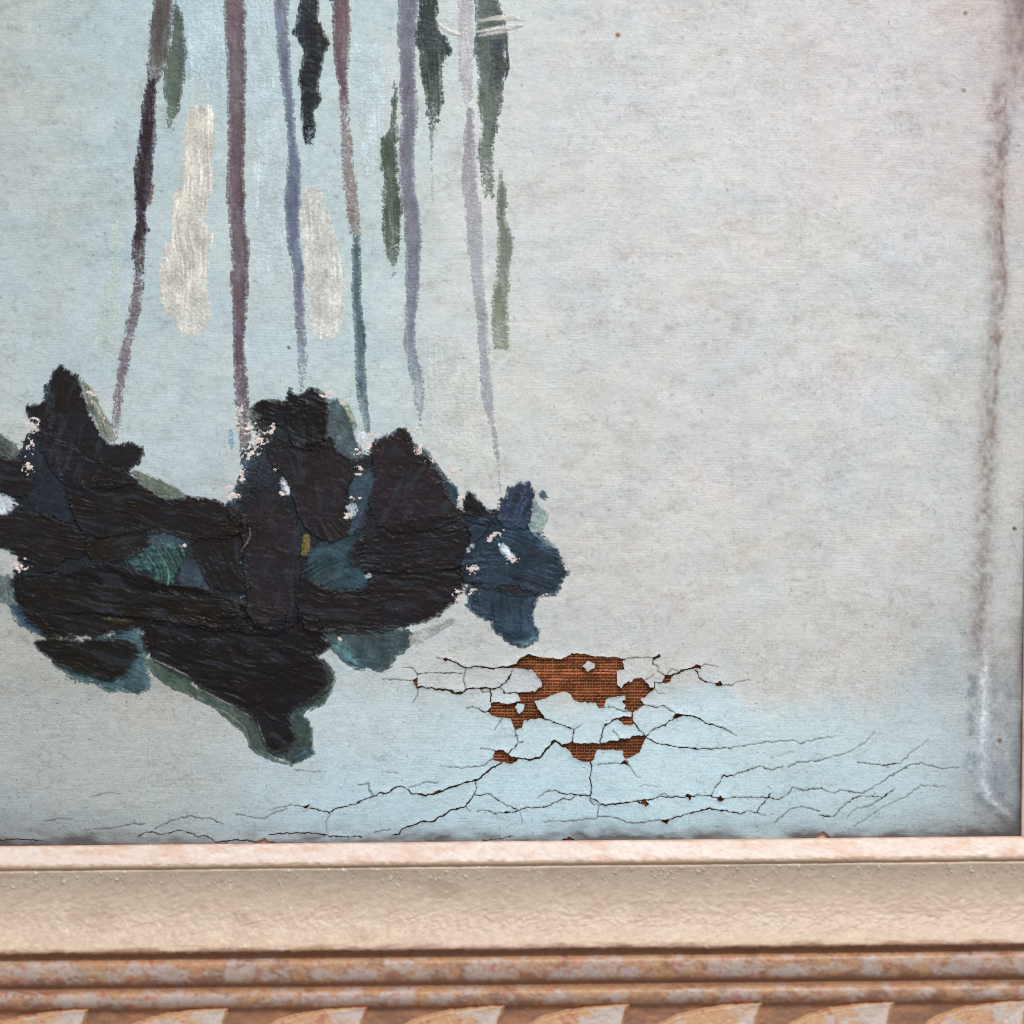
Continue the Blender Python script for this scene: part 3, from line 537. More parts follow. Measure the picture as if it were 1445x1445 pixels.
# right-hand blue leaf
blob(F, [(652,732),(700,723),(740,742),(760,757),(785,772),(795,795),(797,806),(808,807),(796,812),(790,840),(762,842),(734,830),(692,833),(654,823),(647,807),(654,781),(666,762)], (38,48,62), (44,70,90), 8, 1.7, rag=2.4, curve=8, label="blue black leaf pointing right")
blob(F, [(698,734),(703,715),(713,700),(715,684),(722,686),(730,678),(748,680),(757,694),(755,714),(748,746),(720,748)], (38,47,62), (48,60,88), 110, 1.6, rag=2.4, label="upright indigo leaf")
blob(F, [(652,824),(692,829),(739,829),(764,840),(753,859),(754,878),(762,890),(757,908),(740,917),(715,907),(695,892),(687,872),(664,860)], (46,72,92), (40,54,68), 85, 1.5, rag=2, label="slate blue leaf drooping at the right")
blob(F, [(735,845),(756,842),(750,862),(752,880),(758,892),(750,906),(735,900)], (58,84,102), (50,68,86), 85, 0.7, rag=2)
blob(F, [(714,904),(740,915),(757,905),(760,892),(754,890),(738,902)], (82,122,130), (120,158,164), -15, 0.7, rag=2, bw=1.8)
blob(F, [(668,776),(692,780),(712,800),(690,808),(664,800)], (52,78,90), (44,60,72), 20, 0.7, dry=0.1)
blob(F, [(700,820),(740,826),(764,838),(740,846),(704,838)], (46,40,46), (40,44,54), 10, 0.9)
blob(F, [(752,697),(763,711),(775,725),(769,746),(758,755),(744,748),(750,725)], (150,168,162), (108,130,134), 80, 1.1, rag=1.8, bw=1.8, streak=1.0, label="pale mint edge of the indigo leaf")
blob(F, [(746,748),(770,757),(788,772),(782,780),(762,764)], (112,132,138), (70,90,104), 35, 0.7, dry=0.1)
blob(F, [(778,778),(792,786),(796,806),(786,808)], (92,114,126), (62,84,100), 80, 0.7, dry=0.1)
blob(F, [(759,692),(768,690),(774,700),(769,708),(760,704)], (72,98,116), (60,80,96), 30, 0.8)
# small colour accents
blob("colour_dab", [(429,753),(438,756),(440,772),(433,787),(422,785),(427,768)], (138,126,48), (84,76,40), 100, 1.0, rag=1.4, soft=1.5)
blob("colour_dab", [(136,870),(165,868),(192,874),(186,882),(150,880)], (84,82,36), (58,58,34), 8, 0.5, dry=0.12, soft=5.0)
blob("colour_dab", [(536,744),(556,748),(560,764),(542,760)], (62,56,40), (48,44,40), 30, 0.5, dry=0.2)
blob("colour_dab", [(321,604),(329,602),(331,620),(328,638),(323,632)], (118,160,190), (150,186,206), 90, 0.5, rag=1.8, dry=0.2)
blob("colour_dab", [(176,786),(192,790),(200,800),(188,804),(178,796)], (88,112,128), (70,92,106), 20, 0.7)
blob("colour_dab", [(302,838),(340,848),(345,866),(318,866)], (44,66,72), (38,52,58), 8, 0.5, dry=0.2)
blob("colour_dab", [(462,834),(490,840),(520,842),(500,852),(470,848)], (60,66,82), (50,52,64), 8, 0.5, dry=0.2)
blob("colour_dab", [(205,895),(214,880),(222,890),(214,912),(207,908)], (24,14,16), (34,22,24), 90, 1.2)
wht = (198,216,230)
for P in ([(390,675),(401,673),(408,680),(412,691),(408,698),(401,700),(394,686)], [(491,711),(500,708),(507,718),(503,729),(496,734),(487,729)], [(-10,690),(6,697),(16,706),(21,722),(6,728),(-10,724)], [(700,765),(715,767),(731,786),(725,792),(704,781)], [(656,779),(668,764),(670,770),(661,782)], [(512,812),(522,808),(524,814),(517,820)], [(500,612),(512,606),(520,616),(510,626),(502,622)]):
    blob("light_dab", P, wht, (220,232,240), 70, 0.35, rag=1.6, mat=M_stroke)
# crumbs of bare pink ground showing at the dry edges
def crumbs(spots, thr, name):
    x0, y0, sl, x, y = local(-20, 500, 800, 915); f = np.full(x.shape, -1.0, np.float32)
    n = fbm(x / 4.5, y / 3.6, 501, 2) + 0.35 * np.sin(x * 1.5) * np.sin(y * 1.5)
    for (cx_, cy_, rx, ry) in spots:
        a = (slice(max(cy_ - ry - 3 - y0, 0), cy_ + ry + 4 - y0), slice(max(cx_ - rx - 3 - x0, 0), cx_ + rx + 4 - x0))
        q = 1 - np.hypot((x[a] - cx_) / rx, (y[a] - cy_) / ry)
        f[a] = np.maximum(f[a], np.minimum((n[a] - thr + 0.75 * q) * 3.2, q * 14))
    z = HM[sl] + 0.45 * sst(0, 2, f) + 0.08
    c = np.array((226, 211, 206), np.float32) * (1 + 0.06 * vn(x / 3, y / 3, 9))[..., None]
    o = field_mesh(name, x0, y0, f, z.astype(np.float32), np.clip(c, 0, 255).astype(np.float32), M_stroke, painting, zedge=HM[sl] - 0.1)
    o["kind"] = "stuff"; o["label"] = "pinkish crumbs of bare ground at the dry stroke edges"
crumbs([(46,600,14,12),(38,632,12,18),(40,662,10,10),(130,556,9,14),(144,580,9,16),(28,796,20,13),(336,588,10,22),(352,604,13,12),(368,618,14,18),(352,640,18,14),(340,672,12,14),(328,698,14,16),(384,606,8,10),(520,624,14,16),(508,640,10,10),(506,662,8,10),(503,703,12,6),(590,634,9,8),(606,646,12,8),(640,664,14,12),(650,702,6,14),(650,840,13,13),(768,846,11,10),(722,790,12,8),(696,758,14,8),(666,804,14,8),(706,752,8,8),(462,556,12,8),(484,568,10,9),(390,662,6,5),(256,736,4,4),(263,770,6,6),(582,606,14,5),(400,696,8,6),(492,728,8,8),(668,836,10,6),(480,900,4,6)], 0.55, "bare_ground_crumbs")

# ------------------------------------------------------------------ losses and cracks in the lower paint
HOLES = [
 [(704,943),(717,940),(730,937),(733,929),(747,922),(753,926),(792,930),(801,926),(807,921),(834,924),(839,925),(870,928),(887,929),(878,932),(883,944),(871,946),(870,955),(873,969),(875,971),(886,962),(890,963),(895,957),(906,957),(910,960),(917,971),(924,971),(904,988),(909,994),(897,1003),(891,1005),(881,1000),(883,996),(877,989),(883,987),(883,981),(874,982),(855,987),(852,998),(845,999),(841,991),(814,991),(805,980),(799,977),(791,977),(780,980),(767,987),(754,990),(760,1000),(770,1014),(749,1016),(740,1017),(736,1027),(726,1029),(720,1014),(709,1013),(697,1011),(688,1004),(693,998),(691,993),(697,991),(715,993),(727,991),(733,989),(735,987),(730,978),(736,976),(754,976),(763,969),(765,962),(756,953),(751,945),(729,943)],
 [(869,1014),(874,1011),(891,1011),(894,1017),(892,1023),(880,1023),(877,1018)],
 [(797,1050),(807,1045),(814,1049),(847,1048),(874,1044),(875,1041),(888,1043),(892,1038),(908,1038),(912,1040),(907,1052),(902,1063),(890,1069),(884,1072),(880,1067),(879,1060),(859,1058),(843,1058),(838,1070),(833,1077),(821,1074),(807,1067),(802,1058)],
 [(694,1072),(699,1059),(709,1057),(717,1063),(721,1068),(733,1070),(729,1075),(720,1078),(709,1075)],
 [(874,1077),(884,1073),(888,1082)], [(933,964),(938,952),(949,953),(946,962),(938,965)], [(919,928),(931,922),(932,927),(922,932)],
 [(979,942),(982,937),(990,939),(989,944)], [(1008,965),(1016,961),(1019,967),(1014,969)], [(951,1014),(953,1006),(964,1009),(958,1013)],
 [(902,1132),(910,1128),(917,1136),(911,1138)], [(1011,1128),(1016,1123),(1024,1126),(1016,1131)], [(932,1157),(946,1155),(942,1163)],
 [(581,960),(589,956),(590,970),(587,967)], [(624,931),(629,928),(634,931),(628,934)], [(426,1137),(437,1136),(433,1141)],
 [(350,1193),(364,1187),(374,1181),(380,1186),(392,1189),(396,1195)], [(1146,1186),(1154,1176),(1163,1173),(1169,1178),(1172,1186)], [(780,1192),(796,1183),(803,1180),(813,1186),(820,1192)],
 [(966,1122),(976,1121),(974,1130)]]
ISLANDS = [[(821,940),(830,932),(839,936),(839,942),(830,948)], [(726,999),(731,992),(740,993),(739,1000),(733,1007)]]
CR = [  # (points, width start, width end)
 ([(616,928),(626,930)],.7,1.2), ([(630,931),(643,934),(650,939),(657,942)],1.6,2.2), ([(657,942),(672,941),(700,943),(717,941),(732,937)],1.6,3.0),
 ([(589,970),(607,970),(619,973),(636,974),(641,978),(652,978)],2.6,3.2), ([(652,978),(657,973),(668,971),(686,971),(693,973)],2.0,2.4), ([(693,973),(704,969),(715,962),(721,953),(723,946)],1.9,.9),
 ([(540,959),(560,959),(581,961)],.7,1.1), ([(568,942),(583,943),(589,951),(589,958)],.8,1.2), ([(589,952),(614,949),(652,950)],1.3,1.0), ([(658,942),(654,958),(657,971)],.9,.9), ([(590,973),(589,982),(583,990)],.9,.6),
 ([(692,974),(693,991)],2.0,1.6), ([(706,969),(712,978),(730,978)],1.2,1.4), ([(679,973),(681,977),(690,976)],.9,1.1),
 ([(658,999),(668,998),(677,1002),(684,1005),(689,1004)],.8,1.4), ([(708,1014),(699,1030)],1.3,.7), ([(726,1028),(730,1045),(732,1048)],.9,1.0), ([(739,1047),(731,1049),(717,1063)],.9,1.5),
 ([(769,1014),(785,1020),(810,1029),(809,1038),(807,1046)],1.7,1.3), ([(810,1029),(820,1023)],1.0,.6), ([(851,998),(866,998),(877,1003),(891,1005)],.8,1.1), ([(870,1014),(853,1024),(850,1034),(846,1049)],1.3,1.3), ([(865,1030),(874,1042)],1.2,.9),
 ([(892,1004),(893,1018)],2.2,2.0), ([(893,1018),(902,1030),(912,1041),(928,1049)],1.8,1.6), ([(928,1049),(960,1055),(991,1057),(1032,1055)],1.4,1.1), ([(1032,1055),(1085,1047),(1117,1045),(1130,1049),(1154,1042),(1181,1039)],1.1,.6),
 ([(911,1039),(924,1029),(938,1023),(951,1013)],1.1,1.5), ([(963,1009),(974,1010),(983,1012),(996,1020),(1018,1026)],2.0,1.6), ([(1018,1026),(1040,1038)],1.2,.6), ([(908,995),(928,998),(936,995),(952,1006)],1.2,1.3),
 ([(948,953),(960,948),(981,941)],2.6,2.4), ([(989,940),(995,938),(1012,941)],1.2,.7), ([(982,944),(987,957),(994,962),(1010,965)],1.0,1.4), ([(1018,967),(1032,968),(1040,962),(1058,960)],1.1,.7),
 ([(935,964),(924,963),(924,972)],1.3,1.4), ([(929,941),(929,948),(935,952),(939,953)],1.0,1.2), ([(922,931),(920,937),(929,941)],1.4,1.1), ([(885,929),(900,928),(921,929)],1.1,.9), ([(942,951),(947,945),(955,946),(957,949)],.9,.8), ([(924,973),(929,978),(938,980)],.9,.6), ([(911,959),(922,952)],.9,.6),
 ([(709,1075),(690,1087),(672,1101),(657,1104),(637,1111),(605,1122),(590,1121)],1.9,2.6), ([(590,1121),(582,1120),(569,1110),(557,1112),(546,1120),(538,1119),(527,1123)],1.4,1.6), ([(527,1123),(499,1135),(477,1140),(465,1147),(436,1140)],1.5,1.3), ([(427,1138),(411,1137),(380,1144)],1.1,.6), ([(333,1149),(355,1153),(375,1155),(383,1149),(405,1142)],.9,.7),
 ([(505,1108),(519,1106),(521,1115),(527,1122)],.8,1.0), ([(577,1112),(591,1108),(599,1104),(618,1104)],.8,.8), ([(465,1147),(460,1160),(461,1176)],.7,.5),
 ([(695,1071),(682,1081),(672,1082),(650,1084),(620,1080)],1.3,.6), ([(700,1059),(688,1057),(677,1057)],1.2,.6),
 ([(731,1070),(747,1072),(763,1068),(772,1056)],2.2,2.6), ([(772,1056),(780,1047),(785,1045),(792,1052),(800,1052)],2.8,3.4),
 ([(671,1102),(672,1111),(668,1122)],.9,1.2), ([(668,1122),(657,1138),(636,1144),(623,1151),(610,1160)],1.8,2.4), ([(610,1160),(596,1159),(565,1171),(564,1177),(554,1178)],2.2,1.3), ([(657,1138),(663,1146)],1.0,.5),
 ([(668,1122),(690,1120),(713,1135),(733,1144)],1.3,1.0), ([(674,1144),(690,1144),(699,1148),(729,1145),(742,1140),(769,1139),(794,1127),(805,1129),(812,1124)],1.0,1.2), ([(734,1145),(737,1163)],.7,.5),
 ([(760,1126),(771,1118),(782,1115),(792,1119),(812,1122),(833,1122)],.8,2.0), ([(833,1121),(834,1126),(841,1129),(848,1135)],1.6,1.6), ([(848,1135),(866,1135),(881,1133),(888,1132),(898,1130),(906,1133)],2.2,1.8), ([(832,1130),(839,1136),(848,1136)],.9,.9), ([(833,1123),(832,1130)],.9,.9),
 ([(898,1130),(916,1128),(931,1124),(971,1125),(987,1122),(1003,1123),(1012,1126)],1.4,1.6), ([(931,1122),(938,1120),(943,1124)],.9,.9),
 ([(833,1077),(836,1086),(832,1097),(836,1111),(833,1122)],1.6,1.7), ([(846,1137),(843,1155),(810,1158),(768,1160)],.9,.6), ([(845,1153),(861,1153),(891,1162),(934,1158)],.8,1.1), ([(944,1156),(957,1152),(975,1147),(1002,1141),(1020,1144)],1.4,2.2), ([(1020,1144),(1045,1148),(1055,1144),(1068,1147),(1081,1151)],1.8,.7),
 ([(1003,1122),(1021,1094),(1028,1096),(1073,1081),(1088,1086),(1105,1082)],1.3,.9), ([(1112,1083),(1125,1076),(1154,1074),(1195,1063),(1221,1047),(1233,1034)],1.2,.5),
 ([(1023,1126),(1045,1125),(1076,1125),(1101,1128),(1111,1122),(1120,1111),(1133,1115),(1158,1112),(1171,1118)],1.2,1.0), ([(1176,1119),(1186,1115),(1199,1117),(1219,1120)],.9,1.0), ([(1218,1119),(1250,1100),(1271,1086)],.9,1.1), ([(1271,1086),(1285,1080),(1300,1077),(1329,1085),(1352,1083)],1.4,.7), ([(1210,1076),(1242,1080),(1271,1077)],.9,1.2), ([(1271,1077),(1288,1060),(1311,1045)],.9,.5),
 ([(1156,1151),(1176,1153),(1191,1137),(1204,1127),(1216,1124),(1247,1125),(1262,1113)],.9,1.2), ([(1093,1161),(1115,1142),(1133,1139),(1156,1145)],.8,1.1), ([(1196,1153),(1209,1141),(1226,1138),(1247,1125)],.7,.9), ([(1206,1166),(1226,1153),(1247,1138),(1277,1125),(1300,1109),(1333,1110)],.6,.7), ([(1088,1120),(1073,1138),(1068,1146)],1.4,1.0),
 ([(61,1160),(83,1156),(102,1156)],.8,.6), ([(119,1171),(152,1170),(188,1162),(205,1163)],.7,.8), ([(219,1169),(241,1159),(268,1151),(280,1155),(299,1156),(316,1164)],.9,1.0), ([(194,1181),(210,1174),(227,1177),(257,1171),(277,1180),(293,1180),(304,1189)],1.2,1.4), ([(304,1189),(332,1185),(363,1188)],2.2,2.6), ([(380,1178),(400,1176),(435,1175),(452,1177),(466,1180),(491,1181),(510,1181)],1.6,1.6), ([(529,1174),(552,1170)],.9,.9), ([(682,1186),(707,1184),(723,1180)],1.2,1.0),
 ([(546,1090),(562,1091)],.8,.6), ([(416,1087),(458,1090)],.6,.5), ([(885,1073),(890,1084),(897,1095),(904,1097)],1.0,.6), ([(843,1079),(874,1077)],.7,.9), ([(902,1110),(911,1108),(928,1110)],.6,.7), ([(126,1126),(150,1119),(170,1120)],.5,.5), ([(0,1186),(30,1184),(60,1187)],2.4,1.2), ([(1085,1070),(1120,1060)],.4,.4)]

FY0 = 904                                   # top of the finely meshed, cracked zone
fs = (slice(FY0 - Y0, Y1 - Y0 + 1), slice(0, WW)); fx_, fy_ = gx[fs], gy[fs]
jx = fx_ + fbm(fx_ / 5, fy_ / 5, 301, 3) * 1.5; jy = fy_ + fbm(fx_ / 5, fy_ / 5, 302, 3) * 1.5
F_ = np.full(fx_.shape, 40.0, np.float32); HAIR = np.full(fx_.shape, 40.0, np.float32); HW = np.zeros(fx_.shape, np.float32)
def sub(P, pad):
    A = np.array(P); x0 = max(int(A[:, 0].min() - pad), X0) - X0; x1 = min(int(A[:, 0].max() + pad), X1) - X0
    y0 = max(int(A[:, 1].min() - pad), FY0) - FY0; y1 = min(int(A[:, 1].max() + pad), Y1) - FY0
    return (slice(y0, y1 + 1), slice(x0, x1 + 1))
FH = np.full(fx_.shape, 40.0, np.float32)
for P in HOLES:
    s = sub(P, 24); FH[s] = np.minimum(FH[s], -poly_sd(jx[s], jy[s], P)); F_[s] = np.minimum(F_[s], -poly_sd(jx[s], jy[s], P))
for P in ISLANDS:
    s = sub(P, 6); F_[s] = np.maximum(F_[s], np.minimum(poly_sd(jx[s], jy[s], P), 4))
for pts, w0, w1 in CR:
    s = sub(pts, 16); d, t = seg_dist(jx[s], jy[s], pts); w = w0 + (w1 - w0) * t
    w = w * (1 + 0.3 * vn(fx_[s] / 6, fy_[s] / 6, 333))
    mid = (w0 + w1) / 2
    if mid >= 1.05:
        F_[s] = np.minimum(F_[s], d - w * 0.5)
    m = d < HAIR[s]; HAIR[s] = np.where(m, d, HAIR[s]); HW[s] = np.where(m, w, HW[s])
# label the flakes that cracks cut loose
lab_in = np.minimum(F_, HAIR - 1.15) > 0
runs = []; par = []
def find(i):
    while par[i] != i: par[i] = par[par[i]]; i = par[i]
    return i
LAB = np.full(fx_.shape, -1, np.int64); prev = []
for r in range(lab_in.shape[0]):
    row = np.concatenate([[0], lab_in[r].astype(np.int8), [0]]); df = np.diff(row); ss = np.nonzero(df == 1)[0]; ee = np.nonzero(df == -1)[0]
    cur = []
    for a_, b_ in zip(ss.tolist(), ee.tolist()):
        i = len(par); par.append(i); cur.append((a_, b_, i)); LAB[r, a_:b_] = i
        for (pa, pb, pi) in prev:
            if pa < b_ and pb > a_:
                A_, B_ = find(pi), find(i)
                if A_ != B_: par[max(A_, B_)] = min(A_, B_)
    prev = cur
root = np.array([find(i) for i in range(len(par))] + [-1]); LAB = root[LAB]
ids, cn = np.unique(LAB[LAB >= 0], return_counts=True); big = {int(i) for i, c in zip(ids, cn) if c >= 22}
LAB = np.where(np.isin(LAB, list(big)), LAB, -1)
for _ in range(40):                          # grow labels over the crack lips
    un = LAB < 0
    if not un.any(): break
    for dy, dx in ((0, 1), (1, 0), (0, -1), (-1, 0)):
        nb = np.roll(LAB, (dy, dx), (0, 1)); LAB = np.where((LAB < 0) & (nb >= 0), nb, LAB)
main = int(ids[np.argmax(cn)])

fz = HM0[fs].copy(); fc = CM0[fs].copy()
near = np.clip(np.minimum(np.maximum(F_, 0), HAIR), 0, 60)
cupn = np.clip(0.8 + 0.6 * fbm(fx_ / 30, fy_ / 30, 340, 2), 0.2, 1.4)
cup = np.maximum(1.9 * np.exp(-np.clip(FH, 0, 60) / 4.0), 1.7 * np.exp(-HAIR / 3.6) * sst(0.9, 2.0, HW)) * cupn
hair = np.exp(-(HAIR / 0.85) ** 2) * np.clip(HW * 0.95, 0, 1.0)
fz = fz + cup - hair * 1.3
fc = fc * (1 - 0.72 * hair[..., None]) + 0.72 * hair[..., None] * np.array((74, 66, 62), np.float32)
lip = np.exp(-(np.maximum(F_, 0) / 1.4) ** 2) * (0.35 + 0.25 * vn(fx_ / 4, fy_ / 4, 344))
fc = fc * (1 - 0.35 * lip[..., None]) + 0.35 * lip[..., None] * np.array((120, 112, 104), np.float32)
rng = np.random.default_rng(4)
for i in sorted(big):
    m = LAB == i
    if i != main:
        n_ = int(m.sum()); ys, xs = np.nonzero(m); a, b = rng.normal(0, 0.010, 2); lift = rng.uniform(0.0, 0.5)
        fz = np.where(m, fz + lift + a * (fx_ - (xs.mean() + X0)) + b * (fy_ - (ys.mean() + FY0)), fz)
lc = LAB[:-1, :-1]
for i in sorted(big):
    ok = lc == i
    ys, xs = np.nonzero(ok)
    if len(ys) == 0: continue
    if i == main: y0_, y1_, x0_, x1_ = 0, ok.shape[0], 0, ok.shape[1]
    else: y0_, y1_, x0_, x1_ = ys.min(), ys.max() + 1, xs.min(), xs.max() + 1
    s = (slice(y0_, y1_ + 1), slice(x0_, x1_ + 1)); so = (slice(y0_, y1_), slice(x0_, x1_))
    o = field_mesh("paint_layer" if i == main else "paint_flake", X0 + x0_, FY0 + y0_, F_[s], fz[s], np.clip(fc[s], 0, 255), M_ground, painting, wall=3.6, cell_ok=ok[so], wallcol=(158, 146, 134))
    if o and i == main: o["label"] = "cracked light blue paint along the bottom of the painting"


# ------------------------------------------------------------------ upper pale paint, 2 px lattice
ux = np.arange(0, WW, 2); uy = np.arange(0, FY0 - Y0 + 1, 2)
pad = np.pad(CM0, ((0, 1), (0, 1), (0, 0)), 'edge'); UC = 0.4 * CM0 + 0.2 * (pad[1:, :-1] + pad[:-1, 1:] + pad[1:, 1:])
gxx, gyy = np.meshgrid(ux, uy); nx, ny = len(ux), len(uy)
V = np.stack([gxx.ravel() + X0, gyy.ravel() + Y0, HM0[gyy, gxx].ravel()], 1)
ii = (np.arange(ny - 1)[:, None] * nx + np.arange(nx - 1)[None]).ravel()
o = make_mesh("paint_layer", V, [np.stack([ii, ii + nx, ii + nx + 1, ii + 1], 1)], UC[gyy, gxx].reshape(-1, 3), M_ground, painting)
o["label"] = "pale grey blue paint ground with a stretcher bar mark at the right"

# ------------------------------------------------------------------ canvas and its weave under the losses
def grid_mesh(name, xs, ys, zf, cf, mat, parent):
    A, B = np.meshgrid(xs, ys); nx, ny = len(xs), len(ys)
    ii = (np.arange(ny - 1)[:, None] * nx + np.arange(nx - 1)[None]).ravel()
    V = np.stack([A.ravel(), B.ravel(), zf(A, B).ravel()], 1)
    return make_mesh(name, V, [np.stack([ii, ii + nx, ii + nx + 1, ii + 1], 1)], cf(A, B).reshape(-1, 3), mat, parent)
canvas = grid_mesh("canvas", np.linspace(X0, X1, 120), np.linspace(Y0, Y1, 100), lambda a, b: a * 0 - 5.8,
                   lambda a, b: np.zeros(a.shape + (3,)) + np.array((134, 104, 84)) * (1 + 0.2 * fbm(a / 30, b / 30, 91, 3))[..., None], M_canvas, painting)
canvas["label"] = "brown linen canvas bared where paint is lost"
TV = []; TF = []; TC = []; tn = 0
def open_at(x, y):
    xi = np.clip(np.round(x).astype(int) - X0, 0, WW - 1); yi = np.clip(np.round(y).astype(int) - FY0, 0, F_.shape[0] - 1)
    return FH[yi, xi] < 3.0
PW, PF = 3.75, 4.3                           # warp and weft pitch in px
def thread(horizontal, k):
    global tn
    if horizontal:
        a = np.arange(570, 1062, 0.9); yc = 912 + k * PF; x = a; y = yc + 0.35 * vn(a / 14, a * 0 + k, 401) + 0.4 * vn(a / 90, a * 0 + k * 3, 402)
        ph = a * math.pi / PW + k * math.pi; h = -4.0 + 0.6 * np.sin(ph); r = 1.32 * (1 + 0.14 * vn(a / 20, a * 0 + k, 403)); side = (0, 1)
        base = np.array((156, 96, 62)) * (1 + 0.18 * vn(np.array([k * 1.7]), np.array([0.3]), 404)[0])
    else:
        a = np.arange(905, 1190, 0.9); xc = 566 + k * PW; y = a; x = xc + 0.3 * vn(a / 14, a * 0 + k, 411) + 0.4 * vn(a / 80, a * 0 + k * 3, 412)
        ph = a * math.pi / PF + k * math.pi; h = -4.0 + 0.75 * np.sin(ph + math.pi / 2); r = 0.98 * (1 + 0.14 * vn(a / 20, a * 0 + k, 413)); side = (1, 0)
        base = np.array((130, 80, 54)) * (1 + 0.2 * vn(np.array([k * 1.7]), np.array([0.9]), 414)[0])
    op = open_at(x, y)
    seg = op[:-1] & op[1:]
    if not seg.any(): return
    ang = np.linspace(-0.15, math.pi + 0.15, 6)
    off = np.cos(ang); up = np.sin(ang)
    P = np.stack([x[:, None] + side[0] * off * r[:, None], y[:, None] + side[1] * off * r[:, None], h[:, None] + up * r[:, None] * 0.9], -1)
    n = len(a); c = base * (1 + 0.16 * vn(a / 5, a * 0 + k * 5, 421) + 0.24 * fbm(x / 26, y / 12, 422, 3))[:, None]
    TV.append(P.reshape(-1, 3)); TC.append(np.repeat(c, 6, 0))
    si = np.nonzero(seg)[0]
    for j in range(5):
        q = np.stack([si * 6 + j, (si + 1) * 6 + j, (si + 1) * 6 + j + 1, si * 6 + j + 1], 1) + tn
        TF.append(q if not horizontal else q)
    tn += n * 6
for k in range(65): thread(True, k)
for k in range(132): thread(False, k)
TVa = np.concatenate(TV); TFa = np.concatenate(TF); TCa = np.clip(np.concatenate(TC), 0, 255)
u_ = np.unique(TFa); re = np.full(len(TVa), -1); re[u_] = np.arange(len(u_))
wv = make_mesh("weave", TVa[u_], [re[TFa]], TCa[u_], M_canvas, canvas); wv["kind"] = "stuff"

# ------------------------------------------------------------------ the picture frame
frame = link("picture_frame", None)
frame["label"] = "worn cream and gilt picture frame with carved leaf moulding below the painting"
frame["category"] = "picture frame"
COR_X, COR_Y = 1440.0, 1187.0
def comp(y, z):                              # where a point standing z proud must sit to show at photo row y
    return CY + (y - CY) * (D - z) / D
def tilt(x, y):                              # frame sheared out of square to stand in for perspective, and set 0.55 degrees off
    return x - (y - COR_Y) * 0.0125, y - (x - 722) * 0.0097
def densify(pr, step):
    out = []
    for (a, b) in zip(pr[:-1], pr[1:]):
        n = max(1, int(math.hypot(b[0] - a[0], b[1] - a[1]) / step))
        for i in range(n): out.append((a[0] + (b[0] - a[0]) * i / n, a[1] + (b[1] - a[1]) * i / n))
    return np.array(out + [pr[-1]], np.float32)
def smooth_prof(P, n=2):
    P = list(P)
    for _ in range(n):
        Q = [P[0]]
        for a, b in zip(P[:-1], P[1:]): Q += [(a[0]*.75+b[0]*.25, a[1]*.75+b[1]*.25), (a[0]*.25+b[0]*.75, a[1]*.25+b[1]*.75)]
        P = Q + [P[-1]]
    return P
def rail(name, prof, colf, dispf, mat, astep=1.6, vertical=False, sm=1, step=1.4, label=None):
    P = densify(smooth_prof(prof, sm) if sm else prof, step)
    yy, zz = P[:, 0], P[:, 1]; ya = comp(yy, zz); dd = ya - comp(COR_Y, 3)
    lo = -40.0
    hi = (COR_X if not vertical else COR_Y) + dd
    na = int((hi.max() - lo) / astep); t = np.linspace(0, 1, na)
    A = lo + t[:, None] * (hi - lo)[None]                 # along
    Yp = np.repeat(yy[None], na, 0)
    z = np.repeat(zz[None], na, 0) + dispf(A, Yp)
    if not vertical: X, Y = tilt(A, np.repeat(ya[None], na, 0))
    else: X, Y = tilt(COR_X + np.repeat(dd[None], na, 0), A)
    C = colf(A, Yp)
    V = np.stack([X.ravel(), Y.ravel(), z.ravel()], 1); m = len(yy)
    ii = (np.arange(na - 1)[:, None] * m + np.arange(m - 1)[None]).ravel()
    q = np.stack([ii, ii + 1, ii + m + 1, ii + m], 1)
    if vertical: q = q[:, ::-1]
    o = make_mesh(name, V, [q], np.clip(C, 0, 255).reshape(-1, 3), mat, frame)
    if label: o["label"] = label
    return o
def mixc(a, b, t):
    return np.array(a, np.float32) * (1 - t[..., None]) + np.array(b, np.float32) * t[..., None]

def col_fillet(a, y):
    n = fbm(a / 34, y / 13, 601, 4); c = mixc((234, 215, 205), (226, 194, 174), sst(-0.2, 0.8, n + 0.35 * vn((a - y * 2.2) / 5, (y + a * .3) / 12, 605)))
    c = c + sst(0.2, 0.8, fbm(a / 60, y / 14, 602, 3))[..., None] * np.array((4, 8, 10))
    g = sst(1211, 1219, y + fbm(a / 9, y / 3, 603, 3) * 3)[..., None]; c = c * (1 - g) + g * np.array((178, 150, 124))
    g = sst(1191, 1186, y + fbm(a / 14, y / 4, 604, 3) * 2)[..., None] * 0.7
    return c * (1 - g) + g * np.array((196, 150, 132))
def dis_fillet(a, y): return fbm(a / 7, y / 4, 611, 3) * 0.45 + fbm(a / 60, y / 40, 612, 2) * 0.8
def col_cove(a, y):
    n = fbm(a / 40, y / 14, 621, 4); m = fbm(a / 9, y / 5, 622, 3)
    c = mixc((213, 189, 169), (218, 198, 177), np.clip(0.5 + 0.6 * n, 0, 1)) + (m * 7)[..., None]
    w = sst(0.35, 0.8, fbm(a / 70, y / 30, 623, 4))[..., None] * 0.5; c = c * (1 - w) + w * np.array((190, 166, 146))
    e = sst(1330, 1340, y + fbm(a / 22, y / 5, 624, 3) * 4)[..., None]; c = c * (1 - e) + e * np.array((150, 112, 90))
    s = vn(a / 3.4, y / 3.2, 635); m = (sst(0.74, 0.86, s) * (1 - sst(1226, 1290, y) * 0.6))[..., None] * 0.9  # near-white specks on the bumps: glints put into the colour
    return c * (1 - m) + m * np.array((250, 240, 226))
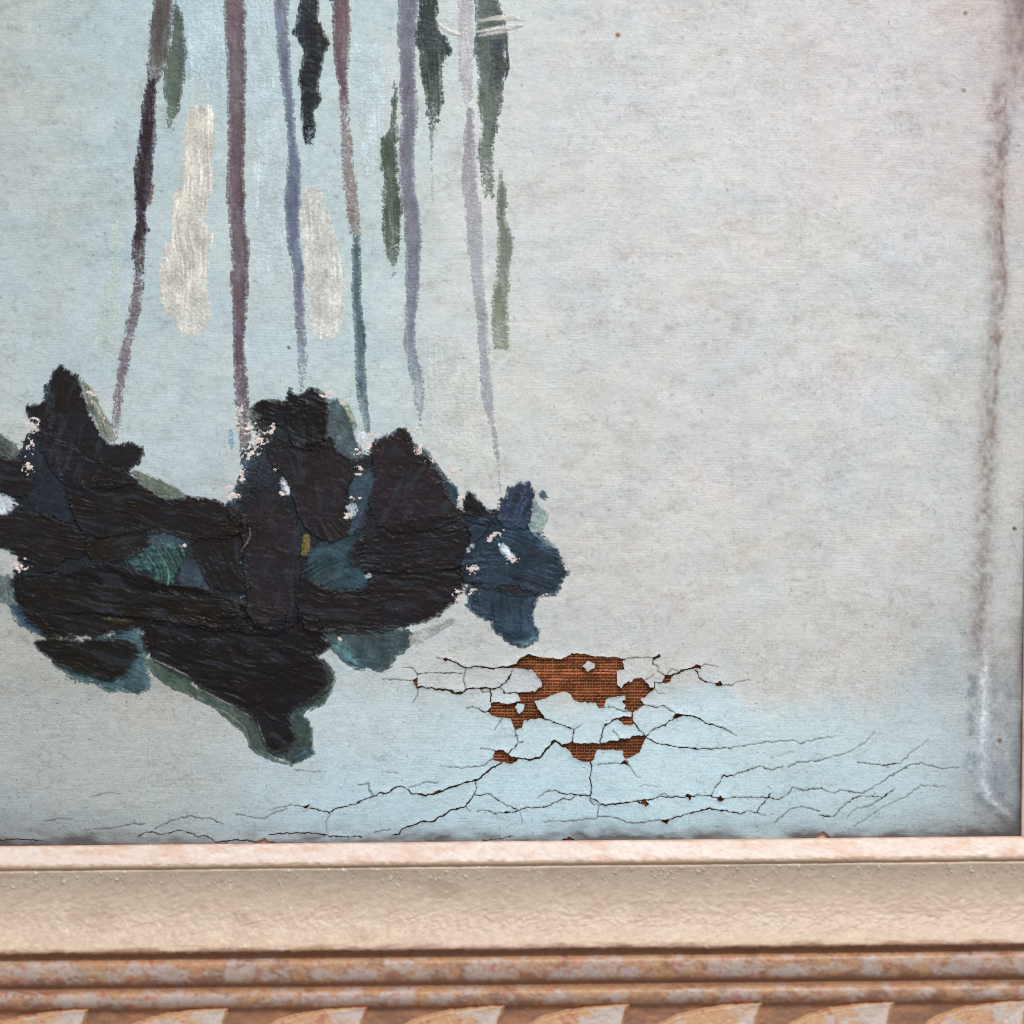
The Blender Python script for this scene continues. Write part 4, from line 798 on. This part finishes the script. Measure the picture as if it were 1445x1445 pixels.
def dis_cove(a, y):
    u = a * 0.94 - y * 0.34; v = a * 0.30 + y * 0.95
    wv_ = fbm(a / 30, y / 25, 636, 2) * 7; fibre = vn(u / 15, (v + wv_) / 3.0, 631) * 0.55 + vn((u + wv_ * 2) / 8, v / 1.9, 632) * 0.4 + fbm(a / 7, y / 5, 633, 4) * 0.9
    amt = 0.30 + 0.85 * sst(1245, 1300, y)
    d = fibre * amt * 0.95 + fbm(a / 90, y / 50, 634, 2) * 1.0
    s = vn(a / 3.4, y / 3.2, 635); m = sst(0.74, 0.88, s) * (0.35 + 0.65 * (1 - sst(1224, 1262, y)) ); d = d + m * 2.2
    return d * sst(1222, 1228, y)
gold = (190, 146, 112); grey = (194, 177, 171); brown = (148, 110, 90); red = (182, 106, 84)
def col_bead(off, gtop, gbot):
    def f(a, y):
        t = (y - gtop) / (gbot - gtop)
        d1 = fbm(a / 5, y / 4, 644 + off, 3) * 0.5; d2 = fbm((a - y) / 7, y / 3, 645 + off, 3) * 0.5
        n = fbm(a / 24, y / 16, 641 + off, 5) + d2 * 0.8; n2 = fbm(a / 17, y / 13, 642 + off, 5) + d1 * 0.6; n3 = fbm(a / 20, y / 12, 643 + off, 4) + d1 * 0.7
        c = mixc(gold, (196, 154, 116), np.clip(0.5 + 0.7 * n2, 0, 1))
        c = c * (1 - (w := sst(-0.25, 0.45, n3 - 0.1 + 0.9 * (t - 0.5))[..., None] * 0.85)) + w * np.array(brown)
        c = c * (1 - (w := sst(-0.12, 0.5, n + 1.1 * (0.30 - np.abs(t - 0.62)) + 0.06)[..., None] * 0.88)) + w * np.array(grey)
        c = c * (1 - (w := (sst(0.12, 0.75, n2) * 0.45 + 0.6 * sst(0.35, 0.75, fbm(a / 7, y / 5, 646 + off, 4)))[..., None])) + w * np.array(red)
        e = (1 - sst(0.06, 0.24, t + d1 * 0.05) + sst(0.82, 1.0, t + d1 * 0.06))[..., None]; e = np.clip(e, 0, 1) * 0.9  # groove shade and dirt put into the colour along both bead edges
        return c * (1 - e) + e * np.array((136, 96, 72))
    return f
def dis_rough(a, y): return fbm(a / 6, y / 5, 651, 4) * 0.55 + fbm(a / 70, y / 60, 652, 2) * 0.9

cove_p = [(1222, 18)] + [(1222 + 113 * t, 21 + 113 * (-0.58 * t + 0.71 * t * t)) for t in np.linspace(0.02, 1, 24)] + [(1338, 37.5), (1341, 35)]
PROF = {
 'fillet': [(1176, -6), (1186.5, -5), (1187, 5), (1190, 7.5), (1215, 21), (1219, 22), (1221, 20), (1222, 16)],
 'cove': cove_p,
 'bead': [(1340.5, 36), (1342, 30), (1345.5, 26), (1349, 27), (1351, 33), (1355, 37), (1360, 39), (1370, 39), (1379, 36.5), (1384, 32), (1387, 27)],
 'bead2': [(1386.5, 28), (1390, 26), (1393, 30), (1396, 36), (1400, 39.5), (1405, 41), (1411, 40), (1416, 36), (1419, 31), (1422, 28)],
 'bed': [(1421, 29), (1424, 27), (1440, 31), (1470, 40), (1500, 44), (1530, 46), (1545, 44), (1550, 30), (1552, 0)]}
for vert in (False, True):
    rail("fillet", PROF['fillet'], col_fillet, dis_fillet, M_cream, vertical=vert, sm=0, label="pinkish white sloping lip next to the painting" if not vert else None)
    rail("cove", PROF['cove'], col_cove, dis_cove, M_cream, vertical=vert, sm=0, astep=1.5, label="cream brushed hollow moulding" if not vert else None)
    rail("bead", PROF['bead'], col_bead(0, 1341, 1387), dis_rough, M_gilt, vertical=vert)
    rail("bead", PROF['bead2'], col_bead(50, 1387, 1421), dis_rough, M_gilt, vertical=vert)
    rail("leaf_bed", PROF['bed'], lambda a, y: mixc((136, 98, 78), (164, 118, 88), np.clip(0.5 + fbm(a / 20, y / 14, 661, 4), 0, 1)), dis_rough, M_gilt, vertical=vert, astep=3)

# carved leaves along the outer moulding
def leaf(e, k):
    xs0, ys0 = int(e - 175), 1405
    x, y = np.meshgrid(np.arange(xs0, int(e + 14), dtype=np.float32), np.arange(ys0, 1540, dtype=np.float32))
    P = [(e - 168, 1482), (e - 162, 1462), (e - 150, 1446), (e - 128, 1434), (e - 95, 1425), (e - 55, 1419), (e - 20, 1416.5), (e, 1416), (e - 3, 1426), (e - 8, 1445), (e - 9, 1482), (e - 8, 1510), (e, 1528), (e - 60, 1524), (e - 120, 1512), (e - 155, 1498)]
    f = poly_sd(x, y, P) + fbm(x / 12, y / 12, 700 + k, 3) * 1.3
    zb = np.interp(y, [p[0] for p in PROF['bed'][:6]], [p[1] for p in PROF['bed'][:6]])
    rise = 12 * sst(-1, 9, f) - 4 * sst(8, 40, f) + 3.5 * np.exp(-((f - 5) / 3) ** 2)
    z = zb - 1 + rise * (0.75 + 0.25 * sst(e - 168, e - 30, x)) + fbm(x / 6, y / 5, 720 + k, 3) * 0.6
    n = fbm(x / 24, y / 14, 740 + k, 4); n2 = fbm(x / 13, y / 10, 760 + k, 4)
    c = mixc((206, 160, 122), (218, 178, 142), np.clip(0.5 + 0.6 * n2, 0, 1))
    c = c * (1 - (w := sst(0.2, 0.6, n2 + 0.2 * n)[..., None] * 0.8)) + w * np.array((188, 116, 90))
    c = c * (1 - (w := np.clip(sst(e - 75, e - 22, x + n * 40) + sst(0.15, 0.5, n) * 0.8, 0, 1)[..., None] * sst(3, 9, f)[..., None])) + w * np.array((208, 192, 184))
    ins = f > 0; hh, ww = f.shape
    o = field_mesh("carved_leaf", xs0, ys0, f, z, np.clip(c, 0, 255).astype(np.float32), M_gilt, frame, zedge=zb - 3, wall=3.0, wallcol=(130, 90, 62))
    me = o.data; nvt = len(me.vertices); co = np.empty(nvt * 3, np.float32); me.vertices.foreach_get("co", co); co = co.reshape(-1, 3)
    px_ = co[:, 0] / S + CX; py_ = CY - co[:, 2] / S; pz = -co[:, 1] / S
    px2, py2 = tilt(CX + (px_ - CX) * (D - pz) / D, comp(py_, pz))
    co[:, 0] = (px2 - CX) * S; co[:, 2] = (CY - py2) * S; me.vertices.foreach_set("co", co.ravel()); me.update()
    return o
for k, e in enumerate((-62, 130, 328, 524, 718, 893, 1081, 1268, 1460)): leaf(e, k)
